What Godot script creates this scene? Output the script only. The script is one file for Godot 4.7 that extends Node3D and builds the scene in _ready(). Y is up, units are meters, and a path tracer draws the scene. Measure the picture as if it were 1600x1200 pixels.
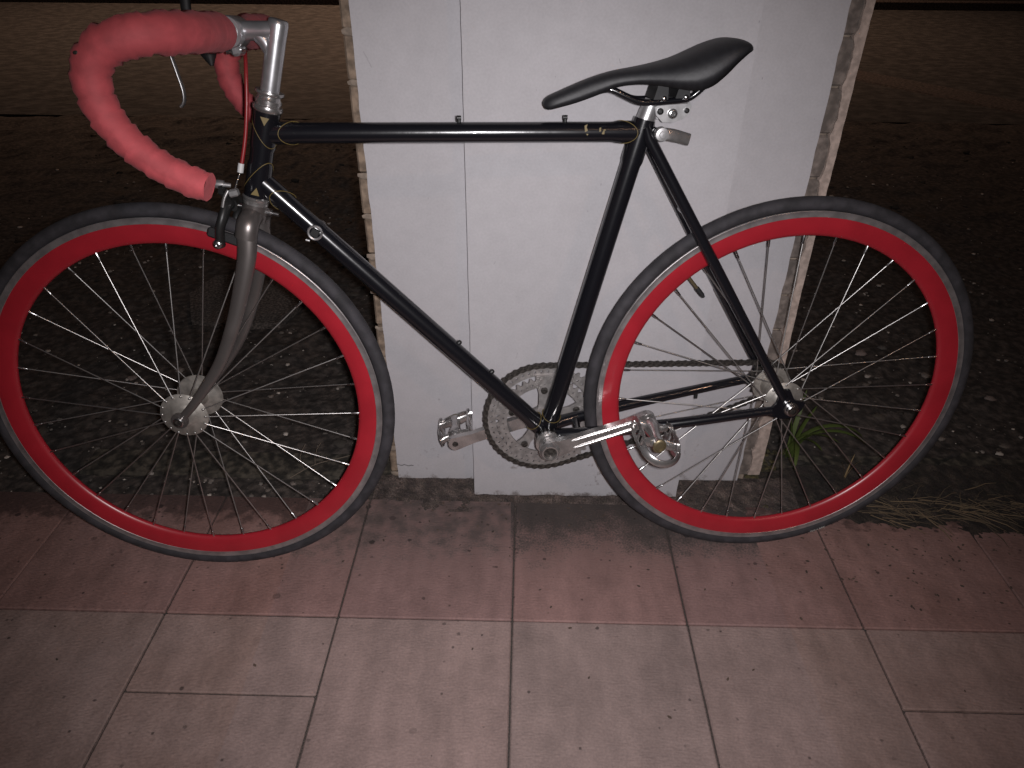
extends Node3D

# ---------------------------------------------------------------- mesh builder
class G:
	var v := PackedVector3Array()
	var n := PackedVector3Array()
	var uv := PackedVector2Array()
	var c := PackedColorArray()
	var ix := PackedInt32Array()
	var col := Color(1, 1, 1)

	func vert(p: Vector3, nn: Vector3, t := Vector2.ZERO) -> int:
		v.append(p); n.append(nn); uv.append(t); c.append(col)
		return v.size() - 1

	func tri(a: int, b: int, d: int) -> void:
		var fn := (v[b] - v[a]).cross(v[d] - v[a])
		if fn.dot(n[a] + n[b] + n[d]) > 0.0:
			ix.append(a); ix.append(d); ix.append(b)
		else:
			ix.append(a); ix.append(b); ix.append(d)

	func quad(a: int, b: int, d: int, e: int) -> void:
		tri(a, b, d); tri(a, d, e)

	func face(ps: Array, nn: Vector3) -> void:
		var ids := []
		for p in ps:
			ids.append(vert(p, nn))
		for i in range(1, ps.size() - 1):
			tri(ids[0], ids[i], ids[i + 1])

	# tube along a path; radii one per point (or a single one); sq squashes the section along ref
	func tube(pts: Array, radii, seg := 12, caps := true, sq := 1.0, ref := Vector3.ZERO) -> void:
		var m := pts.size()
		var fr := Vector3.ZERO
		var rings := []
		var dirs := []
		for i in m:
			var d: Vector3
			if i == 0: d = pts[1] - pts[0]
			elif i == m - 1: d = pts[m - 1] - pts[m - 2]
			else: d = (pts[i + 1] - pts[i]).normalized() + (pts[i] - pts[i - 1]).normalized()
			d = d.normalized()
			dirs.append(d)
			if i == 0:
				fr = ref if ref != Vector3.ZERO else (Vector3.UP if absf(d.y) < 0.9 else Vector3.RIGHT)
			if ref != Vector3.ZERO: fr = ref
			fr = (fr - d * fr.dot(d)).normalized()
			var bn := d.cross(fr).normalized()
			var r: float = radii[i] if radii is Array else radii
			var ring := []
			for k in seg:
				var a := TAU * k / seg
				var o := fr * cos(a) * sq + bn * sin(a)
				var nn := (fr * cos(a) / sq + bn * sin(a)).normalized()
				ring.append(vert(pts[i] + o * r, nn, Vector2(float(k) / seg, float(i) / m)))
			rings.append(ring)
		for i in m - 1:
			for k in seg:
				var k2 := (k + 1) % seg
				quad(rings[i][k], rings[i][k2], rings[i + 1][k2], rings[i + 1][k])
		if caps:
			for e in [0, m - 1]:
				var nn: Vector3 = -dirs[0] if e == 0 else dirs[m - 1]
				var cc := vert(pts[e], nn)
				var ids := []
				for k in seg:
					ids.append(vert(v[rings[e][k]], nn))
				for k in seg:
					tri(cc, ids[k], ids[(k + 1) % seg])

	# profile of Vector2(radius, along axis) turned round the z axis of t
	func lathe(prof: Array, t: Transform3D, seg := 24, closed := false, sharp := 0.75) -> void:
		var m := prof.size()
		var cnt := m if closed else m - 1
		var sn := []
		for i in cnt:
			var d: Vector2 = prof[(i + 1) % m] - prof[i]
			sn.append(Vector2(d.y, -d.x).normalized())
		for i in cnt:
			var j := (i + 1) % m
			var na: Vector2 = sn[i]
			var nb: Vector2 = sn[i]
			var ip := i - 1
			if ip < 0 and closed: ip = cnt - 1
			if ip >= 0 and sn[ip].dot(sn[i]) > sharp: na = (sn[ip] + sn[i]).normalized()
			var nx := i + 1
			if nx >= cnt and closed: nx = 0
			if nx < cnt and sn[nx].dot(sn[i]) > sharp: nb = (sn[nx] + sn[i]).normalized()
			var ra := []
			var rb := []
			for k in seg + 1:
				var a := TAU * k / seg
				var ca := cos(a)
				var sa := sin(a)
				ra.append(vert(t * Vector3(prof[i].x * ca, prof[i].x * sa, prof[i].y), t.basis * Vector3(na.x * ca, na.x * sa, na.y), Vector2(float(k) / seg, prof[i].y)))
				rb.append(vert(t * Vector3(prof[j].x * ca, prof[j].x * sa, prof[j].y), t.basis * Vector3(nb.x * ca, nb.x * sa, nb.y), Vector2(float(k) / seg, prof[j].y)))
			for k in seg:
				quad(ra[k], ra[k + 1], rb[k + 1], rb[k])

	# chamfered box
	func box(size: Vector3, t: Transform3D, bev := 0.001) -> void:
		var h := size * 0.5
		var e := h - Vector3.ONE * bev
		var corners := {}
		for sx in [-1, 1]:
			for sy in [-1, 1]:
				for sz in [-1, 1]:
					corners[Vector3i(sx, sy, sz)] = [t * Vector3(sx * h.x, sy * e.y, sz * e.z), t * Vector3(sx * e.x, sy * h.y, sz * e.z), t * Vector3(sx * e.x, sy * e.y, sz * h.z)]
		for ax in 3:
			var u := (ax + 1) % 3
			var w := (ax + 2) % 3
			for s in [-1, 1]:
				var nn := Vector3.ZERO
				nn[ax] = s
				var ps := []
				for q in [[-1, -1], [1, -1], [1, 1], [-1, 1]]:
					var k := Vector3i.ZERO
					k[ax] = s; k[u] = q[0]; k[w] = q[1]
					ps.append(corners[k][ax])
				face(ps, (t.basis * nn).normalized())
			for su in [-1, 1]:
				for sw in [-1, 1]:
					var a := Vector3i.ZERO
					var b := Vector3i.ZERO
					a[ax] = -1; b[ax] = 1
					a[u] = su; b[u] = su; a[w] = sw; b[w] = sw
					var nn := Vector3.ZERO
					nn[u] = su; nn[w] = sw
					face([corners[a][u], corners[b][u], corners[b][w], corners[a][w]], (t.basis * nn).normalized())
		for k in corners:
			face(corners[k], (t.basis * Vector3(k)).normalized())

	# flat polygon in the xy plane of t, thickness along z
	func plate(poly: Array, th: float, t: Transform3D) -> void:
		var pv := PackedVector2Array(poly)
		var ids := Geometry2D.triangulate_polygon(pv)
		for s in [-1.0, 1.0]:
			var nn := (t.basis * Vector3(0, 0, s)).normalized()
			var vs := []
			for p in poly:
				vs.append(vert(t * Vector3(p.x, p.y, s * th / 2), nn, p))
			for i in range(0, ids.size(), 3):
				tri(vs[ids[i]], vs[ids[i + 1]], vs[ids[i + 2]])
		var area := 0.0
		for i in poly.size():
			var a: Vector2 = poly[i]
			var b: Vector2 = poly[(i + 1) % poly.size()]
			area += a.cross(b)
		for i in poly.size():
			var a: Vector2 = poly[i]
			var b: Vector2 = poly[(i + 1) % poly.size()]
			var d := b - a
			var o := Vector2(d.y, -d.x).normalized() * signf(area)
			var nn := (t.basis * Vector3(o.x, o.y, 0)).normalized()
			face([t * Vector3(a.x, a.y, -th / 2), t * Vector3(b.x, b.y, -th / 2), t * Vector3(b.x, b.y, th / 2), t * Vector3(a.x, a.y, th / 2)], nn)

	# drilled ring in the xy plane: cells between r0 and r1, each with a small hole
	func drilled_ring(r0: float, r1: float, cells: int, hole: float, th: float, t: Transform3D, skip := 1) -> void:
		for q in cells:
			var a0 := TAU * q / cells
			var a1 := TAU * (q + 1) / cells
			var am := (a0 + a1) / 2
			var rm := (r0 + r1) / 2
			var outer := []
			for s in [[a0, r0], [am, r0], [a1, r0], [a1, rm], [a1, r1], [am, r1], [a0, r1], [a0, rm]]:
				outer.append(Vector2(cos(s[0]), sin(s[0])) * s[1])
			var cc := Vector2(cos(am), sin(am)) * rm
			var inner := []
			for k in 8:
				var d: Vector2 = (outer[k] - cc).normalized()
				inner.append(cc + d * hole)
			for s in [-1.0, 1.0]:
				var nn := (t.basis * Vector3(0, 0, s)).normalized()
				if q % skip != 0:
					face([t * Vector3(outer[0].x, outer[0].y, s * th / 2), t * Vector3(outer[1].x, outer[1].y, s * th / 2), t * Vector3(outer[2].x, outer[2].y, s * th / 2), t * Vector3(outer[4].x, outer[4].y, s * th / 2), t * Vector3(outer[5].x, outer[5].y, s * th / 2), t * Vector3(outer[6].x, outer[6].y, s * th / 2)], nn)
					continue
				for k in 8:
					var k2 := (k + 1) % 8
					face([t * Vector3(outer[k].x, outer[k].y, s * th / 2), t * Vector3(outer[k2].x, outer[k2].y, s * th / 2), t * Vector3(inner[k2].x, inner[k2].y, s * th / 2), t * Vector3(inner[k].x, inner[k].y, s * th / 2)], nn)
			if q % skip == 0:
				for k in 8:
					var k2 := (k + 1) % 8
					var o: Vector2 = cc - (inner[k] + inner[k2]) / 2
					face([t * Vector3(inner[k].x, inner[k].y, -th / 2), t * Vector3(inner[k2].x, inner[k2].y, -th / 2), t * Vector3(inner[k2].x, inner[k2].y, th / 2), t * Vector3(inner[k].x, inner[k].y, th / 2)], (t.basis * Vector3(o.x, o.y, 0)).normalized())
			face([t * Vector3(outer[4].x, outer[4].y, -th / 2), t * Vector3(outer[6].x, outer[6].y, -th / 2), t * Vector3(outer[6].x, outer[6].y, th / 2), t * Vector3(outer[4].x, outer[4].y, th / 2)], (t.basis * Vector3(cc.x, cc.y, 0)).normalized())
			face([t * Vector3(outer[0].x, outer[0].y, -th / 2), t * Vector3(outer[2].x, outer[2].y, -th / 2), t * Vector3(outer[2].x, outer[2].y, th / 2), t * Vector3(outer[0].x, outer[0].y, th / 2)], (t.basis * Vector3(-cc.x, -cc.y, 0)).normalized())

	func mesh() -> ArrayMesh:
		var a := []
		a.resize(Mesh.ARRAY_MAX)
		a[Mesh.ARRAY_VERTEX] = v
		a[Mesh.ARRAY_NORMAL] = n
		a[Mesh.ARRAY_TEX_UV] = uv
		a[Mesh.ARRAY_COLOR] = c
		a[Mesh.ARRAY_INDEX] = ix
		var m := ArrayMesh.new()
		m.add_surface_from_arrays(Mesh.PRIMITIVE_TRIANGLES, a)
		return m

# ---------------------------------------------------------------- helpers
var M := {}
var rng := RandomNumberGenerator.new()
var names := {}

func obj(called: String, mesh: Mesh, m: Material, parent: Node, t := Transform3D.IDENTITY) -> MeshInstance3D:
	var o := MeshInstance3D.new()
	o.name = called
	o.mesh = mesh
	o.material_override = m
	o.transform = t
	parent.add_child(o, true)
	return o

func group_node(called: String, parent: Node, t := Transform3D.IDENTITY) -> Node3D:
	var o := Node3D.new()
	o.name = called
	o.transform = t
	parent.add_child(o, true)
	return o

func numbered(called: String) -> String:
	var k: int = names.get(called, 0)
	names[called] = k + 1
	return called if k == 0 else "%s_%03d" % [called, k]

func tag(o: Node, label: String, category: String, group := "", kind := "") -> Node:
	o.set_meta("label", label)
	if category != "": o.set_meta("category", category)
	if group != "": o.set_meta("group", group)
	if kind != "": o.set_meta("kind", kind)
	return o

func lin(r: float, g: float, b: float) -> Color:
	return Color(r, g, b).linear_to_srgb()

func mat(c: Color, rough := 0.6, metal := 0.0) -> StandardMaterial3D:
	var m := StandardMaterial3D.new()
	m.albedo_color = c
	m.roughness = rough
	m.metallic = metal
	return m

func noise(freq: float, oct := 4, sd := 1, type := FastNoiseLite.TYPE_SIMPLEX_SMOOTH) -> FastNoiseLite:
	var f := FastNoiseLite.new()
	f.noise_type = type
	f.frequency = freq
	f.fractal_octaves = oct
	f.seed = sd
	return f

func bump_tex(freq: float, sd: int, strength: float, size := 512) -> NoiseTexture2D:
	var t := NoiseTexture2D.new()
	t.width = size; t.height = size
	t.seamless = true
	t.noise = noise(freq, 5, sd)
	t.as_normal_map = true
	t.bump_strength = strength
	return t

func mottle_tex(freq: float, sd: int, a: Color, b: Color, size := 512) -> NoiseTexture2D:
	var t := NoiseTexture2D.new()
	t.width = size; t.height = size
	t.seamless = true
	t.noise = noise(freq, 5, sd)
	var gr := Gradient.new()
	gr.set_color(0, a); gr.set_color(1, b)
	gr.set_offset(0, 0.25); gr.set_offset(1, 0.75)
	t.color_ramp = gr
	return t

func mottled(m: StandardMaterial3D, freq: float, sd: int, lo: float, scale := 4.0, bump := 0.0) -> StandardMaterial3D:
	m.albedo_texture = mottle_tex(freq, sd, Color(lo, lo, lo), Color(1, 1, 1))
	if bump > 0.0:
		m.normal_enabled = true
		m.normal_texture = bump_tex(freq * 2.0, sd + 7, bump)
	m.uv1_triplanar = true
	m.uv1_scale = Vector3.ONE * scale
	return m

func between(a: Vector3, b: Vector3) -> Transform3D:   # z axis runs from a to b, origin a
	var z := (b - a).normalized()
	var x := Vector3.UP.cross(z)
	if x.length() < 0.01: x = Vector3.RIGHT
	x = x.normalized()
	return Transform3D(Basis(x, z.cross(x), z), a)

func smooth_path(pts: Array, step: float) -> Array:
	var c := Curve3D.new()
	for i in pts.size():
		var a: Vector3 = pts[maxi(i - 1, 0)]
		var b: Vector3 = pts[mini(i + 1, pts.size() - 1)]
		var d := (b - a) / 6.0
		c.add_point(pts[i], -d, d)
	c.bake_interval = step
	var out := []
	var l := c.get_baked_length()
	var k := int(ceil(l / step))
	for i in k + 1:
		out.append(c.sample_baked(l * i / k, true))
	return out

func image_tex(w: int, h: int, f: Callable) -> ImageTexture:
	var by := PackedByteArray()
	by.resize(w * h * 3)
	var k := 0
	for y in h:
		for x in w:
			var q: Color = f.call(x, y)
			by[k] = clampi(int(q.r * 255.0), 0, 255)
			by[k + 1] = clampi(int(q.g * 255.0), 0, 255)
			by[k + 2] = clampi(int(q.b * 255.0), 0, 255)
			k += 3
	return ImageTexture.create_from_image(Image.create_from_data(w, h, false, Image.FORMAT_RGB8, by))

# ---------------------------------------------------------------- scene
func _ready() -> void:
	rng.seed = 20
	camera_and_light()
	materials()
	ground()
	pavement()
	pillar()
	bicycle()
	litter()

func camera_and_light() -> void:
	var cam := Camera3D.new()
	cam.name = "camera"
	cam.fov = 56.936
	cam.near = 0.05
	cam.far = 400.0
	var p := deg_to_rad(33.222)
	var r := deg_to_rad(0.508)
	var fw := Vector3(0, -sin(p), -cos(p))
	var up := Vector3(0, cos(p), -sin(p))
	var rt := Vector3.RIGHT
	var rt2 := rt * cos(r) + up * sin(r)
	var up2 := up * cos(r) - rt * sin(r)
	cam.transform = Transform3D(Basis(rt2, up2, -fw), Vector3(0, 1.0114, 0))
	add_child(cam)
	cam.current = true

	var env := Environment.new()
	env.background_mode = Environment.BG_SKY
	var sky := Sky.new()
	var sm := ProceduralSkyMaterial.new()
	sm.sky_top_color = Color(0.02, 0.022, 0.03)
	sm.sky_horizon_color = Color(0.10, 0.075, 0.06)
	sm.ground_bottom_color = Color(0.01, 0.01, 0.01)
	sm.ground_horizon_color = Color(0.10, 0.075, 0.06)
	sm.sun_angle_max = 0.0
	sky.sky_material = sm
	env.sky = sky
	env.background_energy_multiplier = 4.0
	env.tonemap_mode = Environment.TONE_MAPPER_LINEAR
	env.tonemap_exposure = 1.0
	env.sdfgi_enabled = true
	env.ssao_enabled = true
	env.ssil_enabled = true
	var we := WorldEnvironment.new()
	we.name = "environment"
	we.environment = env
	add_child(we)

	# the small flash beside the lens of the phone that took the picture
	var fl := SpotLight3D.new()
	fl.name = "phone_flash"
	fl.position = cam.position + rt2 * 0.022 + up2 * 0.004
	var aim := fw - rt2 * 0.01 - up2 * 0.06
	fl.basis = Basis.looking_at(aim.normalized(), up2)
	fl.spot_angle = 50.0
	fl.spot_angle_attenuation = 1.0
	fl.light_color = Color(1.0, 0.985, 0.995)
	fl.light_energy = 1.5
	fl.light_size = 0.006
	fl.spot_range = 30.0
	fl.spot_attenuation = 2.0
	fl.shadow_enabled = true
	add_child(fl)

func materials() -> void:
	# bicycle
	M.black = mat(lin(0.006, 0.006, 0.008), 0.22)
	M.black.clearcoat_enabled = true
	M.black.clearcoat = 0.5
	M.black.clearcoat_roughness = 0.05
	M.black.normal_enabled = true
	M.black.normal_texture = bump_tex(0.006, 3, 0.5)
	M.black.uv1_triplanar = true
	M.black.uv1_scale = Vector3.ONE * 6.0
	M.lining = mat(lin(0.14, 0.10, 0.028), 0.5)
	M.steel = mottled(mat(lin(0.60, 0.58, 0.57), 0.26, 0.88), 0.01, 5, 0.85, 6.0)
	M.alloy = mottled(mat(lin(0.66, 0.655, 0.66), 0.36, 0.85), 0.01, 6, 0.85, 6.0)
	M.stem = mottled(mat(lin(0.70, 0.70, 0.72), 0.30, 0.85), 0.01, 8, 0.88, 6.0)
	M.fork = mottled(mat(lin(0.19, 0.170, 0.162), 0.36, 0.75), 0.006, 9, 0.9, 3.0)
	M.hub = mottled(mat(lin(0.46, 0.43, 0.39), 0.46, 0.7), 0.012, 10, 0.8, 8.0)
	M.ring = mottled(mat(lin(0.36, 0.335, 0.325), 0.48, 0.6), 0.012, 11, 0.85, 8.0)
	M.chain = mottled(mat(lin(0.085, 0.075, 0.068), 0.5, 0.6), 0.03, 12, 0.6, 10.0)
	M.bolt = mat(lin(0.62, 0.62, 0.62), 0.25, 1.0)
	M.dark = mat(lin(0.012, 0.012, 0.012), 0.45)
	M.brass = mat(lin(0.18, 0.145, 0.085), 0.4, 0.7)
	M.spoke = mat(lin(0.52, 0.505, 0.49), 0.36, 0.95)
	M.rim = mottled(mat(lin(0.335, 0.015, 0.025), 0.36), 0.008, 14, 0.93, 3.0)
	M.rim.clearcoat_enabled = true
	M.rim.clearcoat = 0.25
	M.rim.clearcoat_roughness = 0.25
	M.track = mottled(mat(lin(0.42, 0.385, 0.385), 0.36, 0.74), 0.012, 15, 0.85, 6.0)
	M.tyre = mottled(mat(lin(0.034, 0.031, 0.036), 0.8), 0.012, 16, 0.7, 5.0, 0.5)
	M.tape = mottled(mat(lin(0.44, 0.070, 0.080), 0.75), 0.012, 17, 0.86, 6.0, 0.8)
	M.tape.rim_enabled = true
	M.tape.rim = 0.2
	M.housing = mat(lin(0.20, 0.012, 0.014), 0.4)
	M.white_plastic = mat(lin(0.5, 0.5, 0.5), 0.4)
	M.saddle = mottled(mat(lin(0.016, 0.016, 0.019), 0.55), 0.02, 18, 0.8, 8.0, 0.5)
	M.rubber = mat(lin(0.012, 0.012, 0.013), 0.6)
	M.print = mat(lin(0.45, 0.45, 0.42), 0.6)
	# setting
	M.brick = mottled(mat(lin(0.25, 0.185, 0.135), 0.9), 0.02, 21, 0.72, 4.0, 1.0)
	M.brick_grey = mottled(mat(lin(0.20, 0.165, 0.145), 0.9), 0.02, 22, 0.72, 4.0, 1.0)
	M.mortar = mottled(mat(lin(0.28, 0.225, 0.18), 0.95), 0.03, 23, 0.8, 4.0, 1.0)
	M.mortar_pale = mottled(mat(lin(0.42, 0.335, 0.29), 0.95), 0.03, 24, 0.84, 4.0, 0.7)
	M.asphalt = mottled(mat(lin(0.055, 0.052, 0.05), 0.95), 0.02, 25, 0.6, 0.6, 2.0)
	M.concrete = mottled(mat(lin(0.085, 0.072, 0.055), 0.95), 0.015, 26, 0.4, 4.0, 2.0)
	M.stone = mottled(mat(lin(0.125, 0.104, 0.092), 0.95), 0.03, 27, 0.5, 6.0, 4.0)
	M.kerb = mottled(mat(lin(0.095, 0.075, 0.068), 0.95), 0.03, 27, 0.6, 2.0, 2.0)
	M.blade = mat(lin(0.055, 0.078, 0.014), 0.65)
	M.blade.backlight_enabled = true
	M.blade.backlight = Color(0.25, 0.3, 0.08)
	M.moss = mottled(mat(lin(0.055, 0.055, 0.022), 1.0), 0.08, 28, 0.5, 20.0, 4.0)
	M.straw = mat(lin(0.17, 0.115, 0.055), 0.8)
	M.twig = mat(lin(0.13, 0.10, 0.075), 0.8)
	M.lamp_metal = mat(lin(0.2, 0.2, 0.2), 0.5, 0.6)

# ---------------------------------------------------------------- ground
var soil_noise: FastNoiseLite
var soil_fine: FastNoiseLite

func soil_height(x: float, z: float) -> float:
	var h := soil_noise.get_noise_2d(x * 100.0, z * 100.0) * 0.016 + soil_fine.get_noise_2d(x * 100.0, z * 100.0) * 0.006
	var k := smoothstep(-1.10, -1.35, z)
	return -0.012 + h * (0.35 + 0.65 * k) * (1.0 + 0.2 * smoothstep(-1.6, -3.0, z)) - 0.03 * smoothstep(-4.45, -4.8, z)

func ground() -> void:
	soil_noise = noise(0.035, 3, 31)
	soil_fine = noise(0.22, 4, 32)
	# one sheet to the horizon
	var g := G.new()
	g.face([Vector3(-220, -0.09, -220), Vector3(220, -0.09, -220), Vector3(220, -0.09, 220), Vector3(-220, -0.09, 220)], Vector3.UP)
	var earth := mottled(mat(lin(0.03, 0.026, 0.02), 1.0), 0.02, 33, 0.6, 0.5)
	tag(obj("ground", g.mesh(), earth, self), "dark bare ground reaching to the horizon", "", "", "structure")

	# bare soil behind the pavement
	var soil := mottled(mat(lin(0.075, 0.060, 0.052), 0.95), 0.03, 34, 0.5, 2.0, 3.0)
	g = G.new()
	var xs := []
	var x := -6.0
	while x < 7.0:
		xs.append(x)
		x += 0.016 if absf(x) < 1.6 else (0.05 if absf(x) < 3.0 else 0.16)
	var zs := []
	var z := -1.085
	while z > -5.0:
		zs.append(z)
		z -= 0.016 if z > -2.2 else 0.05
	var cols := xs.size()
	for zz in zs:
		for xx in xs:
			var hh := soil_height(xx, zz)
			var e := 0.01
			var nn := Vector3(hh - soil_height(xx + e, zz), e, hh - soil_height(xx, zz + e)).normalized()
			g.vert(Vector3(xx, hh, zz), nn)
	for j in zs.size() - 1:
		for i in cols - 1:
			g.quad(j * cols + i, j * cols + i + 1, (j + 1) * cols + i + 1, (j + 1) * cols + i)
	tag(obj("soil", g.mesh(), soil, self), "bare dark soil strewn with grit behind the pavement", "", "", "structure")

	# road beyond, and the verge on its far side
	g = G.new()
	var segs := 60
	var wob := noise(0.5, 3, 36)
	for i in segs + 1:
		var xx := -30.0 + 60.0 * i / segs
		g.vert(Vector3(xx, -0.014, -4.55 + wob.get_noise_1d(xx) * 0.12), Vector3.UP)
		g.vert(Vector3(xx, -0.010, -11.3), Vector3.UP)
	for i in segs:
		g.quad(i * 2, i * 2 + 2, i * 2 + 3, i * 2 + 1)
	tag(obj("road", g.mesh(), M.asphalt, self), "dim asphalt road beyond the soil lit brown by street lamps", "", "", "structure")
	g = G.new()
	g.box(Vector3(60, 0.14, 0.14), Transform3D(Basis.IDENTITY, Vector3(0, 0.03, -11.36)), 0.015)
	tag(obj("kerb", g.mesh(), M.kerb, self), "long low kerb on the far side of the road", "", "", "structure")
	g = G.new()
	for i in 121:
		var xx := -30.0 + 0.5 * i
		for j in 7:
			g.vert(Vector3(xx, 0.06 + j * 0.22 + wob.get_noise_2d(xx * 6.0, j * 9.0) * 0.12 * minf(j, 2.0), -11.43 - j * 0.7), Vector3(0, 0.95, 0.3).normalized())
	for i in 120:
		for j in 6:
			g.quad(i * 7 + j, i * 7 + j + 1, i * 7 + j + 8, i * 7 + j + 7)
	var bank := mottled(mat(lin(0.02, 0.022, 0.012), 1.0), 0.05, 37, 0.4, 2.0, 5.0)
	tag(obj("verge", g.mesh(), bank, self), "dark grassy bank rising behind the far kerb", "", "", "structure")

	# pale strip of concrete crossing the verge on the right
	g = G.new()
	g.box(Vector3(0.36, 0.05, 3.4), Transform3D(Basis(Vector3.UP, 0.5), Vector3(2.85, -0.028, -5.95)), 0.012)
	tag(obj("gutter_strip", g.mesh(), M.kerb, self), "pale concrete gutter strip slanting across the dark road edge", "gutter")

	# street lamps: they stand outside the picture and tint the road and the metal orange
	street_lamp(Vector3(-1.0, 0.05, -13.2), Vector3(0, 0, 1), 46.0, 0.0, "street lamp on the bank behind the far kerb")
	street_lamp(Vector3(3.2, 0.0, 5.6), Vector3(-0.5, 0, -0.866), 3.0, 1.1, "street lamp standing on the pavement side of the road")

func street_lamp(at: Vector3, reach: Vector3, energy: float, tilt: float, label: String) -> void:
	var o := group_node(numbered("street_lamp"), self, Transform3D(Basis.IDENTITY, at))
	tag(o, label, "street lamp", "street lamps")
	var g := G.new()
	g.tube([Vector3.ZERO, Vector3(0, 0.5, 0), Vector3(0, 0.52, 0), Vector3(0, 5.2, 0)], [0.09, 0.09, 0.065, 0.045], 12)
	obj("pole", g.mesh(), M.lamp_metal, o)
	g = G.new()
	g.tube(smooth_path([Vector3(0, 5.15, 0), Vector3(0, 5.5, 0) + reach * 0.1, Vector3(0, 5.65, 0) + reach * 0.5, Vector3(0, 5.66, 0) + reach * 1.1], 0.1), 0.03, 8)
	obj("arm", g.mesh(), M.lamp_metal, o)
	g = G.new()
	var tb := Transform3D(Basis(Vector3.UP.cross(reach).normalized(), Vector3.UP, reach), Vector3(0, 5.66, 0) + reach * 1.35)
	g.box(Vector3(0.24, 0.12, 0.6), tb, 0.03)
	obj("lamp_head", g.mesh(), M.lamp_metal, o)
	g = G.new()
	g.box(Vector3(0.16, 0.03, 0.34), tb.translated(Vector3(0, -0.072, 0)), 0.01)
	var lm := mat(Color(1, 0.7, 0.4), 0.4)
	lm.emission_enabled = true
	lm.emission = Color(1.0, 0.55, 0.22)
	lm.emission_energy_multiplier = 4.0
	obj("lamp_lens", g.mesh(), lm, o)
	var li := SpotLight3D.new()
	li.name = "lamp_glow"
	li.basis = Basis.looking_at((Vector3.DOWN + reach * tilt).normalized(), Vector3.FORWARD)
	li.spot_angle = 66.0
	li.spot_angle_attenuation = 0.6
	li.position = tb.origin + Vector3(0, -0.16, 0)
	li.light_color = Color(1.0, 0.80, 0.66)
	li.light_energy = energy
	li.light_size = 0.1
	li.spot_range = 60.0
	li.spot_attenuation = 2.0
	li.shadow_enabled = true
	o.add_child(li)

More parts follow.
